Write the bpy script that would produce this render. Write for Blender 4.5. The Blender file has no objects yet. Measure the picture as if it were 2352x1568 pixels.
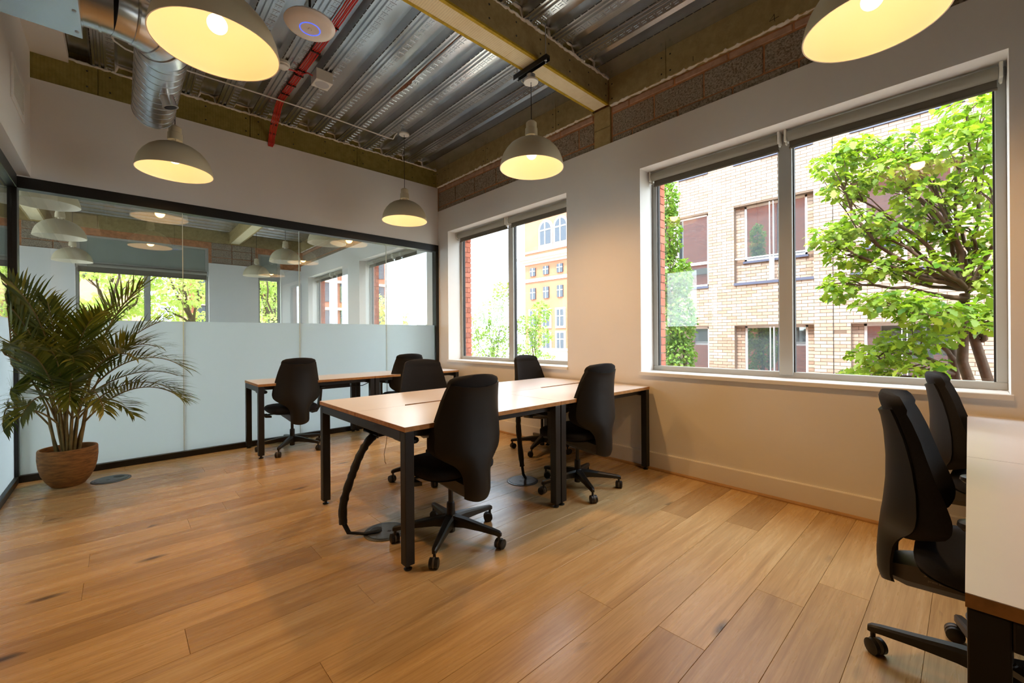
import bpy, bmesh, math, random
import numpy as np
from mathutils import Vector, Matrix, Euler
random.seed(7); RNG = np.random.default_rng(7)
PI = math.pi
scene = bpy.context.scene
COL = scene.collection

# ------------------------------------------------------------------ camera
FPX, CXP, HOR = 972.0, 1176.0, 772.0
YAW = math.atan2(1048.0, FPX)                     # heading of the view, from +x towards +y
CAM = Vector((-3.488, -5.386, 1.19))
cam_data = bpy.data.cameras.new('camera'); cam = bpy.data.objects.new('camera', cam_data); COL.objects.link(cam)
cam_data.sensor_fit = 'HORIZONTAL'; cam_data.sensor_width = 36.0; cam_data.lens = FPX / 2352.0 * 36.0
cam_data.shift_y = -(784.0 - HOR) / 2352.0
cam_data.clip_start = 0.05; cam_data.clip_end = 400
fw = Vector((math.cos(YAW), math.sin(YAW), 0)); rt = Vector((math.sin(YAW), -math.cos(YAW), 0)); up = Vector((0, 0, 1))
rm = Matrix((rt, up, -fw)).transposed() @ Matrix.Rotation(math.radians(-0.4), 3, 'Z')
cam.matrix_world = Matrix.Translation(CAM) @ rm.to_4x4()
scene.camera = cam

# ------------------------------------------------------------------ view, world, sun
vs = scene.view_settings
vs.view_transform = 'Standard'; vs.look = 'None'; vs.exposure = 0.40; vs.gamma = 1.0; vs.use_curve_mapping = False
SKY_STRENGTH = 8.0
SUN_STRENGTH = 6.5
world = bpy.data.worlds.new('sky'); scene.world = world; world.use_nodes = True
nt = world.node_tree; nt.nodes.clear()
wo = nt.nodes.new('ShaderNodeOutputWorld'); wb = nt.nodes.new('ShaderNodeBackground'); wb.inputs['Strength'].default_value = SKY_STRENGTH
tc = nt.nodes.new('ShaderNodeTexCoord'); nz = nt.nodes.new('ShaderNodeTexNoise'); nz.inputs['Scale'].default_value = 2.2; nz.inputs['Detail'].default_value = 5
rp = nt.nodes.new('ShaderNodeValToRGB'); rp.color_ramp.elements[0].position = 0.35; rp.color_ramp.elements[1].position = 0.62
rp.color_ramp.elements[0].color = (0.60, 0.79, 1.0, 1); rp.color_ramp.elements[1].color = (0.90, 0.96, 1.0, 1)
nt.links.new(tc.outputs['Generated'], nz.inputs['Vector']); nt.links.new(nz.outputs['Fac'], rp.inputs['Fac'])
nt.links.new(rp.outputs['Color'], wb.inputs['Color']); nt.links.new(wb.outputs['Background'], wo.inputs['Surface'])
sd = bpy.data.lights.new('sun', 'SUN'); sd.energy = SUN_STRENGTH; sd.angle = math.radians(6); sd.color = (1.0, 0.95, 0.86)
so = bpy.data.objects.new('sun', sd); COL.objects.link(so)
so.rotation_euler = Vector((0.52, -0.10, -0.85)).to_track_quat('-Z', 'Y').to_euler()
cy = scene.cycles
cy.max_bounces = 7; cy.diffuse_bounces = 4; cy.glossy_bounces = 3; cy.transmission_bounces = 4; cy.transparent_max_bounces = 16; cy.adaptive_threshold = 0.02
cy.sample_clamp_indirect = 6.0; cy.caustics_reflective = False; cy.caustics_refractive = False
cy.use_denoising = True

LAMP_SPOT = 44.0      # downward light of one pendant
LAMP_GLOW = 1.75       # light of the bulb into its own shade
LAMP_COLOR = (1.0, 0.53, 0.18)

# ------------------------------------------------------------------ helpers
def lin(r, g, b):
    f = lambda c: (c / 255 / 12.92) if c / 255 <= 0.04045 else ((c / 255 + 0.055) / 1.055) ** 2.4
    return (f(r), f(g), f(b), 1.0)

class MB:
    def __init__(s): s.v = []; s.f = []
    def add(s, vs_, fs):
        n = len(s.v); s.v += [tuple(p) for p in vs_]; s.f += [tuple(i + n for i in f) for f in fs]; return s
    def box(s, x0, x1, y0, y1, z0, z1):
        return s.add([(x0,y0,z0),(x1,y0,z0),(x1,y1,z0),(x0,y1,z0),(x0,y0,z1),(x1,y0,z1),(x1,y1,z1),(x0,y1,z1)],
                     [(0,3,2,1),(4,5,6,7),(0,1,5,4),(1,2,6,5),(2,3,7,6),(3,0,4,7)])
    def chamfer(s, x0, x1, y0, y1, z0, z1, c):           # box whose top edges are chamfered
        a = [(x0,y0,z0),(x1,y0,z0),(x1,y1,z0),(x0,y1,z0),(x0,y0,z1-c),(x1,y0,z1-c),(x1,y1,z1-c),(x0,y1,z1-c),
             (x0+c,y0+c,z1),(x1-c,y0+c,z1),(x1-c,y1-c,z1),(x0+c,y1-c,z1)]
        return s.add(a, [(0,3,2,1),(0,1,5,4),(1,2,6,5),(2,3,7,6),(3,0,4,7),(4,5,9,8),(5,6,10,9),(6,7,11,10),(7,4,8,11),(8,9,10,11)])
    def obox(s, p0, p1, w, h, upv=(0,0,1)):              # bar between two points
        p0 = Vector(p0); p1 = Vector(p1); d = (p1 - p0).normalized(); u = Vector(upv); a = d.cross(u)
        if a.length < 1e-4: a = d.cross(Vector((1,0,0)))
        a.normalize(); b = a.cross(d).normalized(); a = a * (w/2); b = b * (h/2)
        q = [p0-a-b, p0+a-b, p0+a+b, p0-a+b, p1-a-b, p1+a-b, p1+a+b, p1-a+b]
        return s.add(q, [(0,1,2,3),(7,6,5,4),(0,4,5,1),(1,5,6,2),(2,6,7,3),(3,7,4,0)])
    def loft(s, rings, cap0=True, cap1=True, closed=True):
        n = len(rings[0]); base = len(s.v)
        for r in rings: s.v += [tuple(p) for p in r]
        for i in range(len(rings)-1):
            for j in range(n if closed else n-1):
                k = (j+1) % n
                s.f.append((base+i*n+j, base+i*n+k, base+(i+1)*n+k, base+(i+1)*n+j))
        if cap0: s.f.append(tuple(base+j for j in reversed(range(n))))
        if cap1: s.f.append(tuple(base+(len(rings)-1)*n+j for j in range(n)))
        return s
    def tube(s, pts, r, n=8, cap=True):
        pts = [Vector(p) for p in pts]; rr = r if isinstance(r, (list, tuple)) else [r]*len(pts)
        rings = []; a = None
        for i, p in enumerate(pts):
            d = (pts[min(i+1, len(pts)-1)] - pts[max(i-1, 0)]).normalized()
            if a is None:
                a = d.cross(Vector((0,0,1)))
                if a.length < 0.05: a = d.cross(Vector((1,0,0)))
            else: a = a - d * a.dot(d)
            a.normalize(); b = d.cross(a)
            rings.append([p + (a*math.cos(2*PI*k/n) + b*math.sin(2*PI*k/n)) * rr[i] for k in range(n)])
        return s.loft(rings, cap, cap)
    def lathe(s, prof, n=32, c=(0,0,0), cap0=False, cap1=False):
        return s.loft([[(c[0]+r*math.cos(2*PI*k/n), c[1]+r*math.sin(2*PI*k/n), c[2]+z) for k in range(n)] for r, z in prof], cap0, cap1)
    def build(s, name, mat, parent=None, smooth=None, bevel=0.0, seg=2, mats=None):
        me = bpy.data.meshes.new(name); me.from_pydata(s.v, [], s.f); me.update()
        bm = bmesh.new(); bm.from_mesh(me); bmesh.ops.recalc_face_normals(bm, faces=bm.faces); bm.to_mesh(me); bm.free()
        return link(name, me, mat, parent, smooth, bevel, seg)

def link(name, me, mat, parent=None, smooth=None, bevel=0.0, seg=2):
    if mat is not None: me.materials.append(mat)
    if smooth is not None:
        me.polygons.foreach_set('use_smooth', [True]*len(me.polygons)); me.set_sharp_from_angle(angle=math.radians(smooth))
    o = bpy.data.objects.new(name, me); COL.objects.link(o)
    if parent: o.parent = parent
    if bevel:
        m = o.modifiers.new('bevel', 'BEVEL'); m.width = bevel; m.segments = seg; m.limit_method = 'ANGLE'; m.angle_limit = math.radians(40)
    return o

def tag(o, label=None, cat=None, group=None, kind=None):
    if label: o['label'] = label
    if cat: o['category'] = cat
    if group: o['group'] = group
    if kind: o['kind'] = kind
    return o
def thing(name, label, cat, loc=(0,0,0), rz=0.0, group=None):
    o = bpy.data.objects.new(name, None); COL.objects.link(o); o.location = loc; o.rotation_euler = (0,0,rz); o.empty_display_size = 0.1
    return tag(o, label, cat, group)
def struct(name, label=None):
    o = bpy.data.objects.new(name, None); COL.objects.link(o); o.empty_display_size = 0.1
    return tag(o, label, None, None, 'structure')
def copy_tree(o, parent=None):
    c = o.copy(); COL.objects.link(c); c.parent = parent
    for ch in list(o.children): copy_tree(ch, c)
    return c

# ------------------------------------------------------------------ materials
def newmat(name):
    m = bpy.data.materials.new(name); m.use_nodes = True; t = m.node_tree; t.nodes.clear()
    out = t.nodes.new('ShaderNodeOutputMaterial'); return m, t, out
def N(t, ty, **kw):
    n = t.nodes.new(ty)
    for k, v in kw.items():
        if k in n.inputs: n.inputs[k].default_value = v
        else: setattr(n, k, v)
    return n
def ramp(t, fac, stops):
    r = t.nodes.new('ShaderNodeValToRGB'); e = r.color_ramp.elements
    while len(e) < len(stops): e.new(0.5)
    for i, (p, c) in enumerate(stops): e[i].position = p; e[i].color = c
    t.links.new(fac, r.inputs['Fac']); return r.outputs['Color']
def mix(t, fac, a, b, mode='MIX'):
    m = t.nodes.new('ShaderNodeMix'); m.data_type = 'RGBA'; m.blend_type = mode
    for sock, v in ((m.inputs[0], fac), (m.inputs[6], a), (m.inputs[7], b)):
        if hasattr(v, 'is_linked') or hasattr(v, 'links'): t.links.new(v, sock)
        else: sock.default_value = v
    return m.outputs[2]
def bump(t, height, bs, strength=0.2, dist=0.01):
    b = N(t, 'ShaderNodeBump', Strength=strength, Distance=dist); t.links.new(height, b.inputs['Height']); t.links.new(b.outputs['Normal'], bs.inputs['Normal'])
def coords(t, scale=(1,1,1), kind='Object', rnd=False):
    tcn = t.nodes.new('ShaderNodeTexCoord'); mp = t.nodes.new('ShaderNodeMapping'); mp.inputs['Scale'].default_value = scale
    t.links.new(tcn.outputs[kind], mp.inputs['Vector'])
    if rnd:
        oi = t.nodes.new('ShaderNodeObjectInfo'); mu = N(t, 'ShaderNodeVectorMath', operation='SCALE'); mu.inputs[0].default_value = (37.0, 61.0, 23.0)
        t.links.new(oi.outputs['Random'], mu.inputs['Scale']); t.links.new(mu.outputs['Vector'], mp.inputs['Location'])
    return mp.outputs['Vector']
def noise(t, vec, scale, detail=4, rough=0.55, dist=0.0):
    n = N(t, 'ShaderNodeTexNoise', Scale=scale, Detail=detail, Roughness=rough, Distortion=dist); t.links.new(vec, n.inputs['Vector']); return n.outputs['Fac']
def plain(name, col, rough=0.5, metal=0.0, var=0.0, vscale=8.0, bmp=0.0, bscale=60.0, spec=0.5, bdist=0.004, stretch=(1, 1, 1)):
    m, t, out = newmat(name); b = N(t, 'ShaderNodeBsdfPrincipled', Roughness=rough, Metallic=metal); b.inputs['Specular IOR Level'].default_value = spec
    b.inputs['Base Color'].default_value = col
    if var or bmp: v = coords(t, stretch)
    if var:
        n = noise(t, v, vscale); d = tuple(c*(1-var) for c in col[:3]) + (1,); l = tuple(min(1, c*(1+var)) for c in col[:3]) + (1,)
        t.links.new(ramp(t, n, [(0.3, d), (0.7, l)]), b.inputs['Base Color'])
    if bmp: bump(t, noise(t, v, bscale, 6, 0.7), b, bmp, bdist)
    t.links.new(b.outputs[0], out.inputs[0]); return m
def emit(name, col, strength):
    m, t, out = newmat(name); e = N(t, 'ShaderNodeEmission', Color=col, Strength=strength); t.links.new(e.outputs[0], out.inputs[0]); return m
def glass(name, tint=(0.95, 0.975, 0.96, 1), f0=0.15, rough=0.0):
    m, t, out = newmat(name); tr = N(t, 'ShaderNodeBsdfTransparent', Color=tint); gl = N(t, 'ShaderNodeBsdfGlossy', Roughness=rough)
    lw = N(t, 'ShaderNodeLayerWeight', Blend=0.5); p = N(t, 'ShaderNodeMath', operation='POWER'); p.inputs[1].default_value = 5.0
    t.links.new(lw.outputs['Facing'], p.inputs[0]); ma = N(t, 'ShaderNodeMath', operation='MULTIPLY_ADD'); ma.inputs[1].default_value = 1-f0; ma.inputs[2].default_value = f0
    t.links.new(p.outputs[0], ma.inputs[0]); mx = t.nodes.new('ShaderNodeMixShader')
    t.links.new(ma.outputs[0], mx.inputs[0]); t.links.new(tr.outputs[0], mx.inputs[1]); t.links.new(gl.outputs[0], mx.inputs[2]); t.links.new(mx.outputs[0], out.inputs[0]); return m
def frosted(name):
    m, t, out = newmat(name); a = N(t, 'ShaderNodeBsdfTranslucent', Color=(0.97, 0.985, 0.985, 1)); d = N(t, 'ShaderNodeBsdfDiffuse', Color=(0.80, 0.85, 0.86, 1))
    r = N(t, 'ShaderNodeBsdfRefraction', Color=(0.92, 0.96, 0.95, 1), Roughness=0.6, IOR=1.3)
    m0 = N(t, 'ShaderNodeMixShader', Fac=0.0); t.links.new(a.outputs[0], m0.inputs[1]); t.links.new(r.outputs[0], m0.inputs[2])
    m1 = N(t, 'ShaderNodeMixShader', Fac=0.06); t.links.new(m0.outputs[0], m1.inputs[1]); t.links.new(d.outputs[0], m1.inputs[2])
    t.links.new(m1.outputs[0], out.inputs[0]); return m
def leafmat(name, c0, c1, trans=0.45, rough=0.5):
    m, t, out = newmat(name); at = N(t, 'ShaderNodeAttribute', attribute_name='rnd'); colr = ramp(t, at.outputs['Fac'], [(0.0, c0), (1.0, c1)])
    b = N(t, 'ShaderNodeBsdfPrincipled', Roughness=rough); t.links.new(colr, b.inputs['Base Color'])
    tl = t.nodes.new('ShaderNodeBsdfTranslucent'); t.links.new(mix(t, 1.0, colr, (1.0, 1.0, 0.55, 1), 'MULTIPLY'), tl.inputs['Color'])
    mx = N(t, 'ShaderNodeMixShader', Fac=trans); t.links.new(b.outputs[0], mx.inputs[1]); t.links.new(tl.outputs[0], mx.inputs[2]); t.links.new(mx.outputs[0], out.inputs[0]); return m

def mat_plank():
    m, t, out = newmat('oak_plank'); b = N(t, 'ShaderNodeBsdfPrincipled', Roughness=0.33); b.inputs['Specular IOR Level'].default_value = 0.5
    v = coords(t, (1, 1, 1), rnd=True)
    vs1 = coords(t, (0.9, 13, 1), rnd=True); vs2 = coords(t, (2.2, 60, 1), rnd=True); vk = coords(t, (1.0, 3.2, 1), rnd=True); vc = coords(t, (0.55, 5.5, 1), rnd=True)
    grain = noise(t, vs1, 1.6, 5, 0.6, 0.6); fine = noise(t, vs2, 3.0, 4, 0.7)
    w = N(t, 'ShaderNodeTexWave', Scale=2.6, Distortion=7.0, Detail=3.0); w.bands_direction = 'Y'; w.inputs['Detail Scale'].default_value = 1.2; t.links.new(vc, w.inputs['Vector'])
    base = ramp(t, grain, [(0.25, lin(180, 148, 100)), (0.5, lin(204, 174, 124)), (0.8, lin(222, 198, 152))])
    oi = t.nodes.new('ShaderNodeObjectInfo')
    tint = ramp(t, oi.outputs['Random'], [(0.0, (0.72, 0.66, 0.60, 1)), (0.25, (0.90, 0.87, 0.83, 1)), (0.55, (1.05, 1.03, 1.0, 1)), (0.8, (0.96, 0.95, 0.95, 1)), (1.0, (0.80, 0.77, 0.74, 1))])
    c1 = mix(t, 1.0, base, tint, 'MULTIPLY')
    wm = ramp(t, w.outputs['Fac'], [(0.0, (0.86, 0.82, 0.78, 1)), (0.3, (1, 1, 1, 1)), (1.0, (1, 1, 1, 1))])
    c2 = mix(t, 0.55, c1, wm, 'MULTIPLY')
    fm = ramp(t, fine, [(0.3, (0.80, 0.78, 0.74, 1)), (0.6, (1.05, 1.05, 1.05, 1))]); c3 = mix(t, 0.6, c2, fm, 'MULTIPLY')
    vo = N(t, 'ShaderNodeTexVoronoi', Scale=1.9, Randomness=1.0); t.links.new(vk, vo.inputs['Vector'])
    kn = ramp(t, vo.outputs['Distance'], [(0.0, (1, 1, 1, 1)), (0.06, (0.75, 0.75, 0.75, 1)), (0.17, (0, 0, 0, 1))])
    kk = noise(t, v, 2.3, 2); km = N(t, 'ShaderNodeMath', operation='GREATER_THAN'); km.inputs[1].default_value = 0.50; t.links.new(kk, km.inputs[0])
    kf = mix(t, 1.0, kn, km.outputs[0], 'MULTIPLY'); c4 = mix(t, kf, c3, lin(62, 46, 34))
    dk = noise(t, coords(t, (0.35, 9, 1), rnd=True), 1.3, 3, 0.5, 1.0); dm = ramp(t, dk, [(0.64, (0, 0, 0, 1)), (0.80, (0.75, 0.75, 0.75, 1))]); c5 = mix(t, dm, c4, lin(104, 74, 44))
    t.links.new(c5, b.inputs['Base Color'])
    rr = ramp(t, grain, [(0.2, (0.32, 0.32, 0.32, 1)), (0.8, (0.24, 0.24, 0.24, 1))]); t.links.new(rr, b.inputs['Roughness'])
    bump(t, fine, b, 0.05, 0.002)
    t.links.new(b.outputs[0], out.inputs[0]); return m
def mat_block():
    m, t, out = newmat('aggregate_block'); b = N(t, 'ShaderNodeBsdfPrincipled', Roughness=0.95); v = coords(t, rnd=True)
    n1 = noise(t, v, 70, 3, 0.7); n2 = noise(t, v, 9, 3)
    c = ramp(t, n1, [(0.36, lin(76, 68, 58)), (0.5, lin(156, 144, 128)), (0.68, lin(192, 181, 164))]); c = mix(t, 0.25, c, ramp(t, n2, [(0.3, lin(170, 130, 100)), (0.7, lin(170, 160, 142))]))
    t.links.new(c, b.inputs['Base Color']); bump(t, n1, b, 0.9, 0.008); t.links.new(b.outputs[0], out.inputs[0]); return m
def mat_insul(name, stripes, c0, c1):
    m, t, out = newmat(name); b = N(t, 'ShaderNodeBsdfPrincipled', Roughness=0.9); v = coords(t)
    n = noise(t, v, 14, 6, 0.7); c = ramp(t, n, [(0.3, c0), (0.7, c1)])
    if stripes:
        w = N(t, 'ShaderNodeTexWave', Scale=stripes[1], Distortion=0.6, Detail=2.0); w.bands_direction = stripes[0]; t.links.new(v, w.inputs['Vector'])
        c = mix(t, 0.22, c, ramp(t, w.outputs['Fac'], [(0.1, (0.6, 0.6, 0.55, 1)), (0.5, (1.08, 1.08, 1.05, 1))]), 'MULTIPLY'); bump(t, w.outputs['Fac'], b, 0.2, 0.004)
    else: bump(t, noise(t, v, 90, 4), b, 0.25, 0.003)
    t.links.new(c, b.inputs['Base Color']); t.links.new(b.outputs[0], out.inputs[0]); return m
def mat_galv(name, c0, c1, rough=0.34, stretch=(30, 0.6, 30)):
    m, t, out = newmat(name); b = N(t, 'ShaderNodeBsdfPrincipled', Roughness=rough, Metallic=0.92); v = coords(t, stretch); v2 = coords(t)
    n = noise(t, v, 1.0, 4); n2 = noise(t, v2, 3.0, 3); c = mix(t, 0.5, ramp(t, n, [(0.3, c0), (0.7, c1)]), ramp(t, n2, [(0.35, c0), (0.65, c1)]))
    t.links.new(c, b.inputs['Base Color']); t.links.new(ramp(t, n2, [(0.3, (rough*0.9,)*3 + (1,)), (0.7, (rough*1.12,)*3 + (1,))]), b.inputs['Roughness'])
    t.links.new(b.outputs[0], out.inputs[0]); return m
def mat_brick_obj(name, stops, attr):
    m, t, out = newmat(name); b = N(t, 'ShaderNodeBsdfPrincipled', Roughness=0.88)
    src = N(t, 'ShaderNodeAttribute', attribute_name='rnd').outputs['Fac'] if attr else t.nodes.new('ShaderNodeObjectInfo').outputs['Random']
    v = coords(t); n = noise(t, v, 25, 5, 0.7); c = mix(t, 0.25, ramp(t, src, stops), ramp(t, n, [(0.3, stops[0][1]), (0.7, stops[-1][1])]))
    t.links.new(c, b.inputs['Base Color']); bump(t, n, b, 0.4, 0.003); t.links.new(b.outputs[0], out.inputs[0]); return m
def mat_brickwall(name, c1, c2, mort, sc=1.0, axis='X'):
    m, t, out = newmat(name); b = N(t, 'ShaderNodeBsdfPrincipled', Roughness=0.9); tcn = t.nodes.new('ShaderNodeTexCoord'); sx = t.nodes.new('ShaderNodeSeparateXYZ'); cx = t.nodes.new('ShaderNodeCombineXYZ')
    t.links.new(tcn.outputs['Object'], sx.inputs[0]); t.links.new(sx.outputs['Y' if axis == 'X' else 'X'], cx.inputs[0]); t.links.new(sx.outputs['Z'], cx.inputs[1])
    br = N(t, 'ShaderNodeTexBrick', Scale=sc, Color1=c1, Color2=c2, Mortar=mort); br.inputs['Brick Width'].default_value = 0.225; br.inputs['Row Height'].default_value = 0.075; br.inputs['Mortar Size'].default_value = 0.005
    t.links.new(cx.outputs[0], br.inputs['Vector']); t.links.new(br.outputs['Color'], b.inputs['Base Color']); t.links.new(b.outputs[0], out.inputs[0]); return m

M = {}
M['plaster'] = plain('white_plaster', (0.82, 0.80, 0.77, 1), 0.75, var=0.02, vscale=1.5, bmp=0.05, bscale=180)
M['gloss_white'] = plain('white_gloss_paint', (0.82, 0.82, 0.80, 1), 0.35)
M['plank'] = mat_plank()
M['quadrant'] = plain('oak_bead', lin(176, 136, 86), 0.4, var=0.15, vscale=6)
M['subfloor'] = plain('subfloor', lin(84, 56, 30), 0.8)
M['carpet'] = plain('back_floor', lin(182, 190, 198), 0.45, var=0.1, vscale=2)
M['block'] = mat_block()
M['mortar'] = plain('pink_mortar', lin(190, 132, 92), 0.95, var=0.25, vscale=20, bmp=0.6, bscale=50)
M['slip'] = plain('pink_brick_slip', lin(186, 150, 126), 0.95, var=0.2, vscale=14, bmp=0.5, bscale=70)
M['ins_wall'] = mat_insul('stone_wool_ribbed', ('X', 14.0), lin(126, 112, 48), lin(158, 142, 78))
M['ins_beam'] = mat_insul('stone_wool_board', None, lin(154, 134, 86), lin(180, 160, 112))
M['ins_soffit'] = mat_insul('stone_wool_faced', ('X', 18.0), lin(232, 216, 176), lin(242, 230, 196))
M['ins_edge'] = plain('stone_wool_edge', lin(190, 160, 44), 0.9, var=0.2, vscale=30, bmp=0.4, bscale=80)
M['foam'] = plain('white_mastic', lin(232, 226, 214), 0.8, var=0.12, vscale=20, bmp=0.5, bscale=40)
M['deck'] = mat_galv('galvanised_deck', lin(196, 200, 204), lin(218, 222, 226), 0.23)
M['duct'] = plain('galvanised_duct', lin(206, 209, 212), 0.27, 0.95)
M['concrete'] = plain('concrete', lin(120, 118, 112), 0.95)
M['black_frame'] = plain('black_frame', lin(14, 13, 12), 0.42)
M['black_steel'] = plain('black_powder_coat', lin(19, 19, 20), 0.5, bmp=0.08, bscale=400, bdist=0.001)
M['glass'] = glass('clear_glass'); M['win_glass'] = glass('window_glass', (0.97, 0.985, 0.98, 1), 0.065)
M['frost'] = frosted('frosted_film')
M['alu'] = plain('grey_window_frame', lin(176, 176, 170), 0.45)
M['alu_dark'] = plain('dark_gasket', lin(40, 40, 42), 0.6)
M['blind'] = plain('grey_blind_fabric', lin(150, 146, 134), 0.85, bmp=0.1, bscale=300, bdist=0.001)
M['blind_bar'] = plain('blind_bottom_fabric', lin(112, 106, 94), 0.85)
M['bracket'] = plain('white_plastic', lin(228, 226, 218), 0.4)
M['shade'] = plain('lamp_shade_enamel', lin(212, 200, 170), 0.42)
M['shade_in'] = plain('lamp_shade_inside', lin(240, 232, 214), 0.5)
M['bulb'] = emit('bulb_glow', (1.0, 0.80, 0.52, 1), 3.0)
M['bulb_off'] = plain('bulb_off', lin(235, 235, 230), 0.25)
M['cord'] = plain('black_cord', lin(18, 16, 14), 0.6)
M['steel'] = plain('zinc_steel', lin(176, 176, 178), 0.3, 0.9)
M['red_cable'] = plain('red_cable', lin(196, 34, 22), 0.4)
M['ap'] = plain('access_point_plastic', lin(226, 222, 220), 0.35)
M['blue'] = emit('blue_ring', (0.05, 0.10, 1.0, 1), 1.6)
M['desktop'] = plain('white_laminate', lin(232, 228, 226), 0.28, var=0.015, vscale=3)
M['ply'] = plain('ply_edge', lin(172, 122, 66), 0.6, var=0.25, vscale=30)
M['shell'] = plain('chair_shell_plastic', lin(22, 21, 21), 0.5, spec=0.35, bmp=0.06, bscale=500, bdist=0.001)
M['fabric'] = plain('black_wool_fabric', lin(20, 20, 23), 0.95, var=0.25, vscale=160, bmp=0.4, bscale=420, bdist=0.002)
M['seat_fabric'] = plain('navy_black_fabric', lin(18, 21, 30), 0.95, var=0.25, vscale=160, bmp=0.4, bscale=420, bdist=0.002)
M['plastic'] = plain('black_plastic', lin(22, 21, 20), 0.42)
M['mech'] = plain('grey_mechanism', lin(78, 74, 70), 0.5)
M['armpad'] = plain('grey_arm_pad', lin(120, 120, 104), 0.6)
M['caster_rim'] = plain('caster_tread', lin(92, 86, 80), 0.5)
M['pot'] = plain('terracotta_pot', lin(140, 92, 44), 0.85, var=0.45, vscale=14, bmp=0.8, bscale=26, stretch=(1, 1, 5))
M['soil'] = plain('bark_soil', lin(104, 66, 40), 0.95, var=0.5, vscale=60, bmp=1.0, bscale=90, bdist=0.02)
M['frond'] = leafmat('palm_leaf', lin(62, 78, 22), lin(132, 132, 50), 0.35, 0.42)
M['stem'] = plain('palm_stem', lin(118, 96, 48), 0.7, var=0.4, vscale=14)
M['fbox'] = plain('floor_box_lid', lin(92, 96, 100), 0.4, 0.5, var=0.15, vscale=40)
M['sleeve'] = plain('black_mesh_sleeve', lin(20, 20, 22), 0.3, var=0.6, vscale=90, bmp=0.8, bscale=160)
M['beige'] = mat_brick_obj('buff_brick', [(0.0, lin(150, 124, 106)), (0.35, lin(170, 147, 129)), (0.7, lin(184, 164, 148)), (1.0, lin(190, 173, 158))], False)
M['beige_a'] = mat_brick_obj('buff_brick_field', [(0.0, lin(150, 124, 106)), (0.35, lin(170, 147, 129)), (0.7, lin(184, 164, 148)), (1.0, lin(190, 173, 158))], True)
M['buff_mortar'] = plain('buff_mortar', lin(116, 98, 84), 0.95)
M['redbrick'] = mat_brick_obj('red_brick', [(0.0, lin(150, 74, 52)), (0.5, lin(182, 96, 68)), (1.0, lin(206, 122, 92))], False)
M['red_wall'] = mat_brickwall('red_brickwork', lin(150, 72, 52), lin(176, 92, 66), lin(150, 130, 112))
M['red_mortar'] = plain('grey_mortar', lin(160, 148, 132), 0.95)
M['tower'] = plain('orange_brick', lin(168, 106, 80), 0.9, var=0.12, vscale=0.5)
M['stone'] = plain('white_stone', lin(184, 176, 166), 0.85)
M['slate'] = plain('slate_blue_metal', lin(80, 86, 108), 0.5)
M['upvc'] = plain('white_window_frame', lin(232, 232, 232), 0.4)
def mirror_glass(name, base, f0):
    m, t, out = newmat(name); d = N(t, 'ShaderNodeBsdfDiffuse', Color=base); gl = N(t, 'ShaderNodeBsdfGlossy', Roughness=0.02); mx = N(t, 'ShaderNodeMixShader', Fac=f0)
    t.links.new(d.outputs[0], mx.inputs[1]); t.links.new(gl.outputs[0], mx.inputs[2]); t.links.new(mx.outputs[0], out.inputs[0]); return m
M['dark_glass'] = mirror_glass('dark_window_glass', lin(70, 78, 84), 0.32)
M['interior'] = plain('dim_interior', lin(180, 180, 178), 0.9, var=0.3, vscale=0.8)
M['panel_grey'] = plain('grey_panel', lin(150, 158, 150), 0.5, var=0.05, vscale=2)
M['ground'] = plain('street_paving', lin(176, 164, 146), 0.9, var=0.1, vscale=0.6)
M['bark'] = plain('bark', lin(82, 66, 52), 0.95, var=0.35, vscale=10, bmp=0.8, bscale=30)
M['oak_leaf'] = leafmat('oak_leaf', lin(80, 130, 26), lin(172, 198, 62), 0.50)
M['hornbeam_leaf'] = leafmat('hornbeam_leaf', lin(72, 120, 32), lin(146, 184, 66), 0.48)
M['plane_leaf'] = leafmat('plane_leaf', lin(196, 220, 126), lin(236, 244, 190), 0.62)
M['far_glass'] = plain('far_window_glass', lin(52, 58, 68), 0.15)
M['dark_wall'] = plain('bounce_cutting_grey', lin(126, 116, 104), 0.8)  # dark tone for unseen walls, chosen to cut daylight bounce
M['pale_brick'] = plain('pale_brick', lin(190, 150, 130), 0.9, var=0.1, vscale=0.5)
M['young_leaf'] = leafmat('young_leaf', lin(112, 150, 66), lin(176, 200, 118), 0.5)
M['rust'] = plain('rust_stain', lin(104, 66, 46), 0.9, var=0.4, vscale=40)
M['ink'] = plain('black_ink', lin(18, 16, 14), 0.7)
# ------------------------------------------------------------------ room shell
XL, YB, YF, XO = -4.13, -8.40, 6.44, -8.60           # left partition, wall behind, far wall of the next room, outer left wall
Z_WHITE2, Z_WHITE1, Z_INS2, Z_DECK = 3.05, 3.40, 3.41, 3.66
def gridwall(axis, p0, p1, ub, zb, hole):
    m = MB(); nu, nz_ = len(ub)-1, len(zb)-1
    P = (lambda u, z, p: (p, u, z)) if axis == 'x' else (lambda u, z, p: (u, p, z))
    idx = {}
    def V(i, k, s):
        key = (i, k, s)
        if key not in idx: idx[key] = len(m.v); m.v.append(P(ub[i], zb[k], (p0, p1)[s]))
        return idx[key]
    sol = lambda i, k: 0 <= i < nu and 0 <= k < nz_ and not hole((ub[i]+ub[i+1])/2, (zb[k]+zb[k+1])/2)
    for i in range(nu):
        for k in range(nz_):
            if not sol(i, k): continue
            for s in (0, 1): m.f.append((V(i,k,s), V(i+1,k,s), V(i+1,k+1,s), V(i,k+1,s)))
            for di, dk, a, b in ((-1,0,(i,k),(i,k+1)), (1,0,(i+1,k),(i+1,k+1)), (0,-1,(i,k),(i+1,k)), (0,1,(i,k+1),(i+1,k+1))):
                if not sol(i+di, k+dk): m.f.append((V(*a,0), V(*b,0), V(*b,1), V(*a,1)))
    return m
WZ0, WZ1 = 0.86, 2.71
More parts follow.
